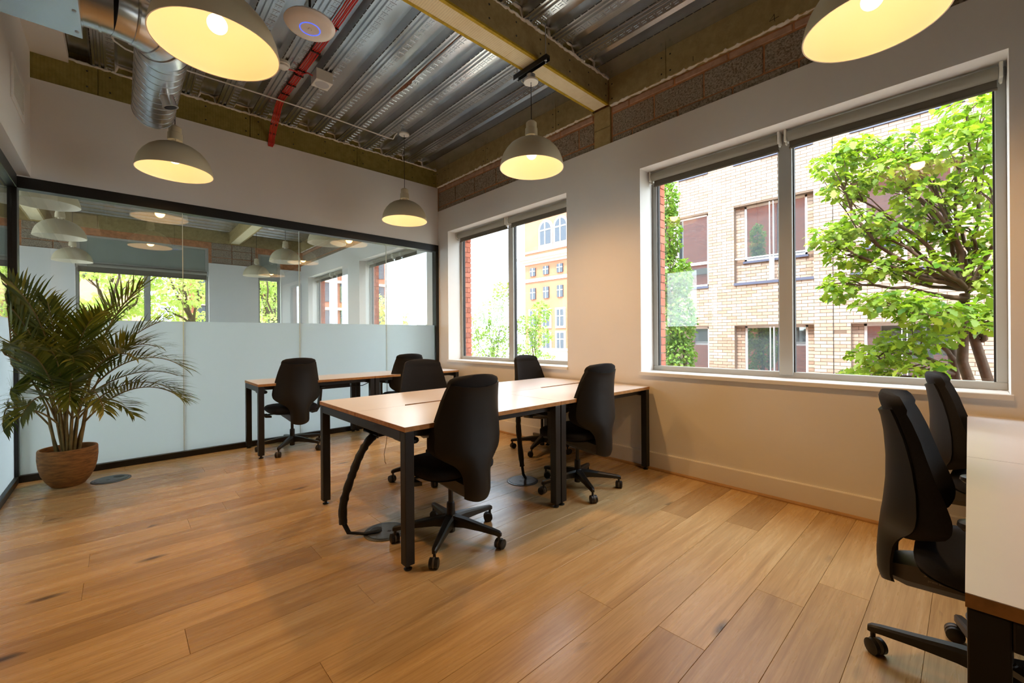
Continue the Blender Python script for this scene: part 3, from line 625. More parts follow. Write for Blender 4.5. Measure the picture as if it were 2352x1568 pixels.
# z, half width, rear surface y, forward sweep of the edges, pad front y at the middle
BACK = [(0.300, 0.086, -0.292, 0.036, 0), (0.330, 0.090, -0.303, 0.042, 0), (0.400, 0.091, -0.305, 0.045, 0), (0.450, 0.097, -0.302, 0.050, 0), (0.475, 0.108, -0.300, 0.058, 0), (0.500, 0.132, -0.297, 0.070, 0), (0.525, 0.170, -0.294, 0.086, 0),
        (0.550, 0.204, -0.291, 0.096, 0), (0.575, 0.221, -0.287, 0.100, 0), (0.610, 0.228, -0.283, 0.100, 0), (0.680, 0.222, -0.277, 0.092, 0), (0.760, 0.207, -0.276, 0.080, 0), (0.840, 0.190, -0.281, 0.066, 0), (0.900, 0.175, -0.290, 0.054, 0), (0.935, 0.166, -0.296, 0.046, 0)]
def make_chair():
    r = thing('office_chair', 'black office chair', 'office chair')
    # star base
    hub = MB().lathe([(0.0, 0.075), (0.040, 0.075), (0.046, 0.10), (0.040, 0.135), (0.030, 0.145), (0.0, 0.145)], 20).build('base_hub', M['plastic'], r, smooth=40)
    for k in range(5):
        a = 2*PI*k/5; c, s = math.cos(a), math.sin(a); m = MB(); rings = []
        for rad, zc, hw, hh in ((0.03, 0.112, 0.030, 0.030), (0.10, 0.112, 0.024, 0.024), (0.20, 0.103, 0.020, 0.017), (0.295, 0.093, 0.016, 0.013), (0.322, 0.088, 0.013, 0.013), (0.333, 0.084, 0.008, 0.009)):
            rings.append([(c*rad - s*u*hw, s*rad + c*u*hw, zc + v*hh) for u, v in ((-1,-1),(1,-1),(1.0,0.55),(0.62,1.0),(-0.62,1.0),(-1.0,0.55))])
        leg = m.loft(rings).build('star_leg', M['plastic'], r, smooth=35)
        w = MB(); cx_, cy_ = c*0.318, s*0.318; ra = a + 0.9 + 1.3*k; ac, as_ = math.cos(ra), math.sin(ra)
        MB().tube([(cx_, cy_, 0.086), (cx_, cy_, 0.040)], 0.008, 8).build('caster_pin', M['plastic'], leg)
        for sd_ in (-1, 1):
            p = lambda o: (cx_ + ac*o*sd_ - as_*0.012, cy_ + as_*o*sd_ + ac*0.012, 0.0275)
            w.tube([p(0.006), p(0.008), p(0.022), p(0.026)], [0.0235, 0.0275, 0.0275, 0.019], 20)
        w.build('caster', M['plastic'], leg, smooth=40)
        MB().tube([(cx_ + ac*0.005 - as_*0.012, cy_ + as_*0.005 + ac*0.012, 0.029), (cx_ - ac*0.005 - as_*0.012, cy_ - as_*0.005 + ac*0.012, 0.029)], 0.0285, 20).build('caster_hood', M['caster_rim'], leg, smooth=40)
    MB().tube([(0, 0, 0.040), (0, 0, 0.043), (0, 0, 0.205), (0, 0, 0.215)], [0.021, 0.0245, 0.0245, 0.021], 20).tube([(0, 0, 0.21), (0, 0, 0.36)], 0.0145, 16).build('gas_column', M['plastic'], r, smooth=40)
    # mechanism under the seat
    m = MB(); rings = []
    for y, hw, z0, z1 in ((-0.285, 0.055, 0.318, 0.372), (-0.22, 0.072, 0.305, 0.388), (-0.08, 0.085, 0.315, 0.405), (0.04, 0.085, 0.325, 0.408), (0.16, 0.10, 0.365, 0.412), (0.20, 0.10, 0.385, 0.412)):
        rings.append([(x*hw, y, z0 + (z1-z0)*v) for x, v in ((-0.6, 0), (0.6, 0), (1, 0.35), (1, 1), (-1, 1), (-1, 0.35))])
    m.loft(rings).build('mechanism', M['mech'], r, smooth=35)
    for s in (-1, 1): MB().tube([(s*0.08, 0.06, 0.385), (s*0.235, 0.06, 0.388)], 0.007, 8).tube([(s*0.225, 0.06, 0.388), (s*0.265, 0.06, 0.388)], 0.012, 10).build('lever', M['plastic'], r, smooth=40)
    # seat
    rings = []
    for z, k in ((0.405, 0.80), (0.412, 0.92), (0.428, 0.99), (0.450, 1.0), (0.468, 0.965), (0.480, 0.88), (0.486, 0.70), (0.488, 0.35)): rings.append(sring(0, 0.030, z, 0.238*k, 0.232*k, 3.6, 32))
    rings = [[(x, y, z - 0.022*max(0, (y-0.10)/0.15)**2 - 0.006*math.exp(-((x/0.12)**2+((y+0.02)/0.12)**2))*(z > 0.46)) for x, y, z in rg] for rg in rings]
    MB().loft(rings).build('seat', M['seat_fabric'], r, smooth=60)
    MB().loft([sring(0, 0.02, 0.398, 0.19, 0.19, 3.2, 24), sring(0, 0.02, 0.410, 0.222, 0.216, 3.4, 24)]).build('seat_pan', M['plastic'], r, smooth=40)
    # back shell
    def shell_pt(u, z, off=0.0):
        hw, yb, sw, _ = interp(BACK, z); yy = yb + sw*abs(u)**2.6 + off
        zz = z + (0.026*(1-u*u) - 0.026)*max(0, (z-0.88)/0.055)*-0.0 - 0.022*max(0, (0.36-z)/0.06)*u*u*-1
        if z > 0.90: zz -= 0.020*(1-u*u)*((z-0.90)/0.035)
        return (hw*u, yy, zz)
    zs = list(np.linspace(0.30, 0.935, 36)); us = list(np.linspace(-1, 1, 17)); m = MB(); rings = []
    for z in zs: rings.append([shell_pt(u, z) for u in us] + [shell_pt(u*0.97, z, 0.011) for u in reversed(us)])
    m.loft(rings).build('back_shell', M['shell'], r, smooth=50)
    # upholstered pad in front of the shell, rolled over at the top
    rings = []
    for i, z in enumerate(np.linspace(0.500, 0.985, 34)):
        hw, yb, sw, _ = interp(BACK, min(z, 0.935)); t = (z-0.455)/0.53
        th = 0.034 + 0.078*math.exp(-((z-0.575)/0.13)**2) + 0.020*math.exp(-((z-0.80)/0.2)**2)
        if z < 0.548: th *= 0.45 + 0.55*math.sin(0.5*PI*(z-0.500)/0.048)
        back_off = 0.010
        if z > 0.93: back_off = 0.010 - 0.016*(z-0.93)/0.055; th += 0.012
        k = 1.0
        if z > 0.945: k = math.sqrt(max(0.02, 1-((z-0.945)/0.0405)**2))
        hwk = hw*(0.985 if z < 0.9 else 0.985*(0.72+0.28*k)); ring = []
        if z > 0.945: mid = yb + back_off + th/2 ; th2 = th*(0.45+0.55*k)
        else: th2 = th; mid = yb + back_off + th/2
        for j in range(15): u = -1 + 2*j/14; ring.append((hwk*u, mid - th2/2 + sw*abs(u)**2.6, z - 0.010*(u*u)*max(0, (z-0.90)/0.08)))
        for j in range(15): u = 1 - 2*j/14; ring.append((hwk*u*0.985, mid + th2/2*(1-0.55*abs(u)**3) + sw*abs(u)**2.6*0.86, z - 0.010*(u*u)*max(0, (z-0.90)/0.08)))
        rings.append(ring)
    MB().loft(rings).build('backrest_cushion', M['fabric'], r, smooth=60)
    # armrests
    for s in (-1, 1):
        rings = []
        for y, x, z, hw, hh in ((0.02, 0.20, 0.372, 0.035, 0.010), (0.02, 0.255, 0.380, 0.032, 0.012), (0.015, 0.282, 0.43, 0.028, 0.012), (0.0, 0.290, 0.54, 0.026, 0.012), (-0.005, 0.292, 0.625, 0.034, 0.012)):
            up_ = z < 0.40
            rings.append([(s*x, y-hw, z-hh), (s*x, y+hw, z-hh), (s*x, y+hw, z+hh), (s*x, y-hw, z+hh)] if up_ else [(s*(x+hh), y-hw, z), (s*(x+hh), y+hw, z), (s*(x-hh), y+hw, z), (s*(x-hh), y-hw, z)])
        arm = MB().loft(rings).build('armrest', M['plastic'], r, smooth=35)
        MB().loft([sring(s*0.285, 0.02, 0.624, 0.036, 0.105, 3, 20), sring(s*0.285, 0.02, 0.634, 0.042, 0.115, 3, 20), sring(s*0.285, 0.02, 0.646, 0.040, 0.113, 3, 20), sring(s*0.285, 0.02, 0.652, 0.030, 0.10, 3, 20)]).build('arm_pad', M['plastic'], arm, smooth=50)
    return r
chair0 = make_chair()
G_C = 'black office chairs at the desks'
CH = [((-2.057, -3.30), 90, 4, 'black office chair with its back to us at the near bench desk'),
      ((-0.845, -3.285), 88, 22, 'black office chair with its back to us at the bench desk by the window wall'),
      ((-2.135, -0.45), 91, 16, 'black office chair with its back to us at the narrow desk nearer the palm'),
      ((-0.80, -0.42), 80, 40, 'black office chair at the narrow desk in the corner, half hidden'),
      ((-1.53, -2.20), 250, 30, 'black office chair facing us across the near bench desk'),
      ((-0.22, -2.32), 271, 60, 'black office chair facing us with its back to the tower window'),
      ((-1.42, -5.455), 270, 90, 'large black office chair seen side-on at the right, closest of all'),
      ((-0.30, -5.52), 268, 50, 'black office chair side-on behind the closest one, with a pale arm pad')]
def place_chair(o, xy, face, base, label):
    o.location = (xy[0], xy[1], 0); rz = math.radians(face - 90); o.rotation_euler = (0, 0, rz); tag(o, label, 'office chair', G_C)
    for ch in o.children:
        if ch.name.split('.')[0] in ('star_leg',): ch.rotation_euler = (0, 0, math.radians(base) - rz)
chairs = []
for i, (xy, face, base, label) in enumerate(CH):
    o = chair0 if i == 0 else copy_tree(chair0); chairs.append((o, xy, face, base, label))
for c in chairs: place_chair(*c)
for ch in chairs[7][0].children:
    for g in ch.children:
        if g.name.startswith('arm_pad'): g.data = g.data.copy(); g.data.materials[0] = M['armpad']
# print on the nearest chair's mechanism
def text(name, body, size, mat, parent, loc, rot, ext=0.0004):
    cu = bpy.data.curves.new(name, 'FONT'); cu.body = body; cu.size = size; cu.extrude = ext; cu.align_x = 'CENTER'
    tmp = bpy.data.objects.new('tmp', cu); me = bpy.data.meshes.new_from_object(tmp); bpy.data.objects.remove(tmp); bpy.data.curves.remove(cu)
    o = link(name, me, mat, parent); o.location = loc; o.rotation_euler = rot; return o
M['print'] = plain('grey_print', lin(150, 140, 130), 0.6)
g = chairs[6][0]
text('print', 'seat depth adj.', 0.022, M['print'], g, (0.0870, -0.11, 0.372), (PI/2, 0, PI/2)); text('print', 'press button & slide seat', 0.011, M['print'], g, (0.0870, -0.11, 0.358), (PI/2, 0, PI/2))

# ------------------------------------------------------------------ pendant lamps
def make_lamp(lit, canopy_z):
    r = thing('pendant_lamp', 'pendant lamp', 'pendant lamp')            # origin at the rim centre
    outer = [(0.262, 0.0), (0.262, 0.012), (0.2575, 0.03), (0.250, 0.065), (0.235, 0.105), (0.212, 0.143), (0.180, 0.180), (0.140, 0.209), (0.095, 0.229), (0.055, 0.238), (0.040, 0.240)]
    inner = [(rr-0.005, z-0.003) for rr, z in outer]
    sh = MB().lathe(outer + [(0.040, 0.236)] + [(rr, max(0.001, z)) for rr, z in reversed(inner)] + [(0.262, 0.0)], 56).build('shade', M['shade'], r, smooth=45)
    sh.data.materials.append(M['shade_in'])
    for p in sh.data.polygons:
        c = p.center; nr = Vector((c.x, c.y, c.z - 0.03)); 
        if p.normal.dot(Vector((c.x, c.y, 0.06))) < 0: p.material_index = 1
    MB().tube([(0.0, 0.0, 0.235), (0, 0, 0.275)], 0.024, 18).build('lamp_neck', M['shade_in'], r, smooth=40)
    MB().lathe([(0.0, 0.266), (0.050, 0.266), (0.052, 0.272), (0.050, 0.325), (0.044, 0.330), (0.044, 0.372), (0.034, 0.382), (0.010, 0.386), (0.009, 0.398), (0.0, 0.398)], 28).build('lamp_holder', M['shade'], r, smooth=35)
    for k in range(3):
        a = 2*PI*k/3 + 0.5; c, s = math.cos(a), math.sin(a)
        MB().tube([(c*0.030, s*0.030, 0.272), (c*0.052, s*0.052, 0.258), (c*0.072, s*0.072, 0.236), (c*0.080, s*0.080, 0.241)], 0.0026, 6).build('spring_clip', M['shade'], r)
    bp = [(0.0, 0.074)] + [(0.042*math.sin(t), 0.116-0.042*math.cos(t)) for t in np.linspace(0.2, 2.3, 10)] + [(0.020, 0.155), (0.018, 0.235), (0.0, 0.235)]
    MB().lathe(bp, 24).build('bulb', M['bulb'] if lit else M['bulb_off'], r, smooth=60)
    MB().tube([(0, 0, 0.395), (0, 0, canopy_z)], 0.0032, 8).build('cord', M['cord'], r)
    MB().lathe([(0.0, canopy_z), (0.058, canopy_z), (0.060, canopy_z+0.004), (0.060, canopy_z+0.014), (0.056, canopy_z+0.018), (0.0, canopy_z+0.018)], 32).build('canopy', M['bracket'], r, smooth=35)
    MB().tube([(0, 0, canopy_z+0.018), (0, 0, canopy_z+0.062)], 0.036, 24).build('ceiling_can', M['steel'], r, smooth=40)
    MB().lathe([(0.0, canopy_z-0.02), (0.004, canopy_z-0.02), (0.005, canopy_z)], 10).build('cord_grip', M['steel'], r)
    return r
G_L = 'white dome pendant lamps, lit'
RIM = 2.572
ZC = Z_DECK - RIM - 0.062
lamp_hi = make_lamp(True, ZC); lamp_lo = make_lamp(True, 3.278 - RIM)
def light_in(o):
    for ty, en in (('SPOT', LAMP_SPOT), ('POINT', LAMP_GLOW)):
        l = bpy.data.lights.new('bulb_light', ty); l.energy = en; l.color = LAMP_COLOR; l.shadow_soft_size = 0.045
        if ty == 'SPOT': l.spot_size = math.radians(156); l.spot_blend = 0.75
        lo = bpy.data.objects.new('bulb_light', l); COL.objects.link(lo); lo.parent = o; lo.location = (0, 0, 0.060 if ty == 'SPOT' else 0.056)
lamps = [(lamp_hi, (-3.14, -0.90), 'lit white dome pendant hanging below the end of the round duct'), (lamp_lo, (-3.138, -2.955), 'lit white dome pendant cut off by the top edge, near the white disc'),
         (copy_tree(lamp_hi), (-0.985, -0.82), 'lit white dome pendant in the far corner above the narrow desks'), (copy_tree(lamp_lo), (-0.99, -2.945), 'lit white dome pendant hung under the boxed beam'),
         (copy_tree(lamp_hi), (-1.005, -5.10), 'lit white dome pendant cut off at the top right, before the wide window')]
for o, (x, y), lab in lamps: o.location = (x, y, RIM); tag(o, lab, 'pendant lamp', G_L); light_in(o)
off0 = make_lamp(False, ZC)
offs = [(-1.24, 1.03), (-1.255, 3.10), (-1.24, 5.40), (-4.04, 1.03), (-4.07, 2.97), (-4.09, 5.39)]
offlab = ['unlit white dome pendant beyond the glass, by the first street window there', 'unlit white dome pendant beyond the glass, middle of the row by the street windows', 'unlit white dome pendant beyond the glass, smallest of the row by the street windows',
          'unlit white dome pendant beyond the glass, half hidden by the head rail at the left', 'unlit white dome pendant beyond the glass, upper of the two over the palm', 'unlit white dome pendant beyond the glass, lower of the two over the palm']
lo_ = [off0] + [copy_tree(off0) for _ in offs[1:]]
for o, (x, y), lab in zip(lo_, offs, offlab): o.location = (x, y, RIM); tag(o, lab, 'pendant lamp', 'unlit pendants in the next room')
for x, lab in ((-0.99, 'slotted steel channel under the beam carrying the middle pendant'), (-3.138, 'slotted steel channel under the beam carrying the cut-off pendant')):
    r = thing('lamp_bracket', lab, 'bracket', (x, -2.945, 3.38), 0, 'lamp brackets under the beam')
    MB().box(-0.021, 0.021, -0.19, 0.19, 0.020, 0.036).box(-0.021, -0.018, -0.19, 0.19, -0.006, 0.02).box(0.018, 0.021, -0.19, 0.19, -0.006, 0.02).build('channel', M['black_steel'], r)
    for s in (-1, 1): MB().tube([(0, s*0.165, -0.02), (0, s*0.165, Z_DECK-3.38+0.01)], 0.004, 8).tube([(0, s*0.165, 0.0), (0, s*0.165, 0.016)], 0.009, 6).build('threaded_rod', M['steel'], r)
    MB().tube([(0.05, 0.03, -0.04), (0.06, 0.12, -0.05), (0.05, 0.16, 0.0), (0.03, 0.15, 0.04)], 0.005, 8).build('cable_loop', M['bracket'], r, smooth=50)

# ------------------------------------------------------------------ things on the ceiling
ap = thing('access_point', 'round white ceiling disc with a glowing blue ring', 'access point', (-2.827, -3.298, 2.643))
MB().lathe([(0.0, -0.010), (0.05, -0.0095), (0.085, -0.006), (0.104, 0.001), (0.110, 0.010), (0.106, 0.018), (0.07, 0.030), (0.0, 0.034)], 56).build('disc', M['ap'], ap, smooth=60)
tor = MB(); R0, r0 = 0.043, 0.0022; tor.loft([[((R0 + r0*math.cos(2*PI*j/6))*math.cos(2*PI*i/48), (R0 + r0*math.cos(2*PI*j/6))*math.sin(2*PI*i/48), -0.0100 + r0*math.sin(2*PI*j/6)*0.6) for j in range(6)] for i in range(49)], False, False)
tor.build('light_ring', M['blue'], ap, smooth=60)
MB().tube([(-0.007, 0.006, -0.0105), (-0.007, -0.003, -0.0105), (-0.004, -0.008, -0.0105), (0.004, -0.008, -0.0105), (0.007, -0.003, -0.0105), (0.007, 0.006, -0.0105)], 0.0014, 5).build('logo_mark', plain('faint_logo', lin(196, 186, 186), 0.5), ap)
MB().tube([(0, 0, 0.03), (0, 0, Z_DECK-2.643)], 0.006, 8).build('drop_rod', M['cord'], ap)
al = thing('alarm_sounder', 'square white ceiling sounder box with a round grille', 'alarm sounder', (-2.085, -1.28, 3.555), 0.0)
MB().box(-0.075, 0.075, -0.075, 0.075, 0.0, 0.105).build('housing', M['bracket'], al, bevel=0.004)
MB().lathe([(0.0, -0.001), (0.060, -0.001), (0.063, 0.002)], 36).build('round_grille', plain('grille_grey', lin(196, 196, 198), 0.6, bmp=0.8, bscale=500), al, smooth=40)
det = thing('smoke_detector', 'small white detector beside the red cables behind the lamp', 'smoke detector', (-2.40, -1.22, 3.60))
MB().lathe([(0.0, 0.0), (0.030, 0.002), (0.046, 0.014), (0.048, 0.03), (0.055, 0.034), (0.055, 0.06), (0.0, 0.06)], 28).build('detector_body', M['bracket'], det, smooth=40)
rc = thing('red_cable_bundle', 'bundle of red fire cables clipped under the deck and down the wall', 'cable bundle')
for k in range(5):
    o = (k-2)*0.0135; h_ = 0.004*((k*7) % 3)
    pts = [(-2.235+o, -2.842, 3.640-h_), (-2.235+o, -2.0, 3.642-h_), (-2.250+o, -1.2, 3.640-h_), (-2.262+o, -0.62, 3.636-h_), (-2.258+o, -0.50, 3.615-h_), (-2.225+o*1.1, -0.16, 3.515-h_), (-2.215+o, -0.045, 3.455), (-2.217+o, -0.036, 3.40), (-2.222+o*0.8, -0.030, 3.37), (-2.224+o*0.6, -0.012, 3.352)]
    fine = []
    for i in range(len(pts)-1):
        a, b = Vector(pts[i]), Vector(pts[i+1]); n_ = max(1, int((b-a).length/0.06)); fine += [a.lerp(b, j/n_) + Vector((random.uniform(-0.0012, 0.0012), 0, random.uniform(-0.001, 0.001))) for j in range(n_)]
    fine.append(Vector(pts[-1])); MB().tube(fine, 0.0055, 8).build('red_cable', M['red_cable'], rc, smooth=60)
for tx, ty, tz in ((-2.235, -2.5, 3.636), (-2.238, -2.0, 3.637), (-2.243, -1.6, 3.636), (-2.250, -1.25, 3.634), (-2.250, -1.16, 3.634), (-2.255, -0.95, 3.634), (-2.26, -0.75, 3.632), (-2.261, -0.60, 3.63)):
    MB().box(tx-0.038, tx+0.038, ty-0.004, ty+0.004, tz-0.012, tz+0.014).build('cable_tie', M['cord'], rc)
for tx, ty, tz in ((-2.247, -0.38, 3.58), (-2.232, -0.22, 3.53), (-2.219, -0.09, 3.478)): MB().obox((tx-0.036, ty, tz), (tx+0.036, ty, tz), 0.026, 0.008, (0, 0.3, 1)).build('cable_tie', M['cord'], rc)
for ex, ey in ((-2.36, -1.22), (-2.165, -1.27)):
    MB().tube([(-2.25, -1.20 if ex < -2.25 else -1.18, 3.632), ((ex-2.25)/2, ey, 3.622), (ex, ey, 3.615)], 0.006, 8).build('red_cable', M['red_cable'], rc, smooth=60)
cw = thing('white_cable', 'thin white cable run across the ribs from the duct to the corner pendant', 'cable')
MB().tube([(-3.54, -0.95, 3.612), (-3.535, -0.80, 3.612), (-3.51, -0.68, 3.612), (-3.44, -0.61, 3.612), (-3.36, -0.59, 3.612), (-2.9, -0.60, 3.612), (-2.443, -0.62, 3.612), (-1.8, -0.63, 3.612), (-1.08, -0.60, 3.612), (-1.03, -0.63, 3.605), (-1.05, -0.72, 3.612), (-1.045, -0.76, 3.622)], 0.007, 8).build('cable_run', M['bracket'], cw, smooth=60)

# ventilation duct
du = thing('spiral_duct', 'round galvanised spiral duct ending near the white wall', 'duct', (-3.281, -0.97, 3.00)); R = 0.13
DL = 1.0; m = MB(); m.loft([[(rr*math.cos(2*PI*k/40), y, rr*math.sin(2*PI*k/40)) for k in range(40)] for y, rr in ((0.0, R), (-DL, R), (-DL, R-0.004), (0.0, R-0.004), (0.0, R))], False, False); m.build('duct_tube', M['duct'], du, smooth=45)
for k in range(11):
    y = -0.02 - 0.094*k; mm = MB()
    mm.loft([[((R + 0.0035*math.cos(2*PI*j/6))*math.cos(2*PI*i/40), y + 0.018*i/40 + 0.006*math.sin(2*PI*j/6), (R + 0.0035*math.cos(2*PI*j/6))*math.sin(2*PI*i/40)) for j in range(6)] for i in range(41)], False, False)
    mm.build('spiral_seam', M['duct'], du, smooth=60)
RB = 0.226; cxe = -RB; pts = [(-RB + RB*math.cos(t), -DL - RB*math.sin(t), 0) for t in np.linspace(0, PI/2, 5)]
el = MB()
el.tube(pts, R+0.003, 36, False)
for p_, q_ in zip(pts[1:-1], pts[2:]):
    d_ = (Vector(q_)-Vector(p_)).normalized()*0.005; el.tube([Vector(p_)-d_, Vector(p_)+d_], R+0.008, 36)
el.build('duct_elbow', M['duct'], du, smooth=45)
MB().tube([(-RB+0.005, -DL-RB, 0), (-RB-0.17, -DL-RB, 0)], R+0.001, 36).tube([(-RB-0.045, -DL-RB, 0), (-RB-0.055, -DL-RB, 0)], R+0.007, 36).tube([(-RB-0.115, -DL-RB, 0), (-RB-0.125, -DL-RB, 0)], R+0.007, 36).build('duct_collar', M['duct'], du, smooth=45)
sp = MB(); sp.loft([[(rr*math.cos(2*PI*k/24), rr*math.sin(2*PI*k/24), z) for k in range(24)] for rr, z in ((0.042, 0.0), (0.042, -0.075), (0.048, -0.075), (0.048, -0.080), (0.037, -0.080), (0.037, 0.0))], False, False)
spo = sp.build('spigot', M['duct'], du, smooth=40); spo.location = (0.04, -0.62, -0.115); spo.rotation_euler = (0, -0.3, 0)
MB().tube([(0.135, -0.05, -0.02), (0.145, -0.05, 0.66)], 0.003, 6).build('hanger_wire', M['steel'], du)
MB().obox((0.03, -0.06, -R-0.004), (0.135, -0.05, -0.02), 0.012, 0.003, (0, 1, 0)).build('hanger_strap', M['steel'], du)
pl = thing('duct_plenum', 'flat galvanised plenum box at the top left feeding the duct', 'duct', (-4.028, -2.58, 2.85))
MB().box(0.0, 0.40, 0.0, 0.52, 0.0, 0.31).build('plenum_body', M['duct'], pl, bevel=0.004)
for yy in (0.06, 0.26, 0.46): MB().lathe([(0.0, -0.004), (0.008, -0.003), (0.009, 0.0)], 10, (0.38, yy, 0)).build('rivet', M['steel'], pl)
gr = thing('air_grille', 'white louvred air grille in the bulkhead at the left', 'grille', (-4.03, -0.66, 2.865))
MB().box(0.0, 0.012, -0.25, 0.25, 0.0, 0.035).box(0.0, 0.012, -0.25, 0.25, 0.275, 0.31).box(0.0, 0.012, -0.25, -0.215, 0.035, 0.275).box(0.0, 0.012, 0.215, 0.25, 0.035, 0.275).build('grille_frame', M['gloss_white'], gr, bevel=0.002, seg=1)
for k in range(14): MB().obox((0.004, -0.215, 0.045 + k*0.0165), (0.004, 0.215, 0.045 + k*0.0165), 0.014, 0.002, (0.6, 0, 0.8)).build('louvre', M['gloss_white'], gr)

# ------------------------------------------------------------------ floor boxes and cable sleeves
def floor_box(x, y, rz, label):
    r = thing('floor_box', label, 'floor box', (x, y, 0.0), rz, 'round floor boxes')
    MB().lathe([(0.0, 0.0005), (0.128, 0.0005), (0.128, 0.003), (0.122, 0.006), (0.112, 0.006), (0.112, 0.004), (0.0, 0.004)], 40).build('floor_box_rim', M['fbox'], r, smooth=30)
    MB().lathe([(0.0, 0.0042), (0.108, 0.0042), (0.108, 0.0075), (0.0, 0.0075)], 40).build('lid', M['fbox'], r, smooth=30)
    o8 = [(0.062 + 0.034*math.cos(PI/8 + k*PI/4), 0.030*1.4*math.sin(PI/8 + k*PI/4)) for k in range(8)]
    prism(o8, 0.0076, 0.0085).build('cable_opening', M['black_steel'], r)
    MB().box(-0.035, -0.015, -0.010, 0.010, 0.0076, 0.0084).build('latch', M['black_steel'], r)
    return r
floor_box(-3.545, -0.44, 0.7, 'round grey floor box beside the palm pot')
floor_box(-2.30, -2.955, 2.2, 'round grey floor box under the open end of the near bench desk')
floor_box(-1.063, -2.886, 0.2, 'round dark floor box under the middle of the bench desks')
floor_box(-0.88, -5.50, 0.5, 'round floor box mostly hidden behind the closest chair base')
def sleeve(label, pts, rad, cables):
    r = thing('cable_sleeve', label, 'cable sleeve'); P = [Vector(p) for p in pts]; out = []; rr = []
    for i in range(len(P)-1):
        p0 = P[max(i-1, 0)]; p1 = P[i]; p2 = P[i+1]; p3 = P[min(i+2, len(P)-1)]
        for j in range(8):
            t = j/8; out.append(0.5*((2*p1) + (p2-p0)*t + (2*p0-5*p1+4*p2-p3)*t*t + (3*p1-p0-3*p2+p3)*t**3)); rr.append(rad*random.uniform(0.86, 1.14))
    out.append(P[-1]); rr.append(rad)
    MB().tube(out, rr, 12).build('sleeve', M['sleeve'], r, smooth=60)
    for c in cables: MB().tube(c, 0.006, 8).build('cable_end', M['cord'], r, smooth=60)
    return r
sleeve('black braided cable sleeve curving from the desk end down to a floor box', [(-2.13, -2.84, 0.60), (-2.30, -2.85, 0.585), (-2.40, -2.86, 0.50), (-2.475, -2.86, 0.34), (-2.52, -2.86, 0.20), (-2.525, -2.87, 0.09)], 0.024,
       [[(-2.525+o, -2.87, 0.10), (-2.50+o, -2.89, 0.035), (-2.42, -2.92+o, 0.014), (-2.35, -2.945+o, 0.014), (-2.32, -2.93+o, 0.010)] for o in (-0.008, 0.0, 0.009)])
sleeve('straight black cable sleeve dropping to the floor box in the middle', [(-1.08, -2.86, 0.62), (-1.085, -2.865, 0.45), (-1.075, -2.87, 0.30), (-1.060, -2.88, 0.12)], 0.021, [[(-1.060+o, -2.88, 0.13), (-1.05+o, -2.885, 0.05), (-1.02+o, -2.88, 0.012)] for o in (-0.008, 0.006)])
st = thing('loose_string', 'thin pale string dangling from the near bench desk', 'string'); MB().tube([(-2.24, -2.86, 0.585), (-2.245, -2.862, 0.52), (-2.262, -2.864, 0.45), (-2.258, -2.866, 0.40), (-2.250, -2.866, 0.385)], 0.0018, 5).build('string_strand', plain('string', lin(170, 140, 100), 0.8), st)
bk = thing('desk_cable', 'thin black cable slung under the narrow desks', 'cable'); MB().tube([(-1.48, -0.30, 0.61), (-1.40, -0.31, 0.595), (-1.30, -0.32, 0.60), (-1.22, -0.32, 0.63), (-1.12, -0.30, 0.64)], 0.005, 6).build('cable_run', M['cord'], bk, smooth=60)

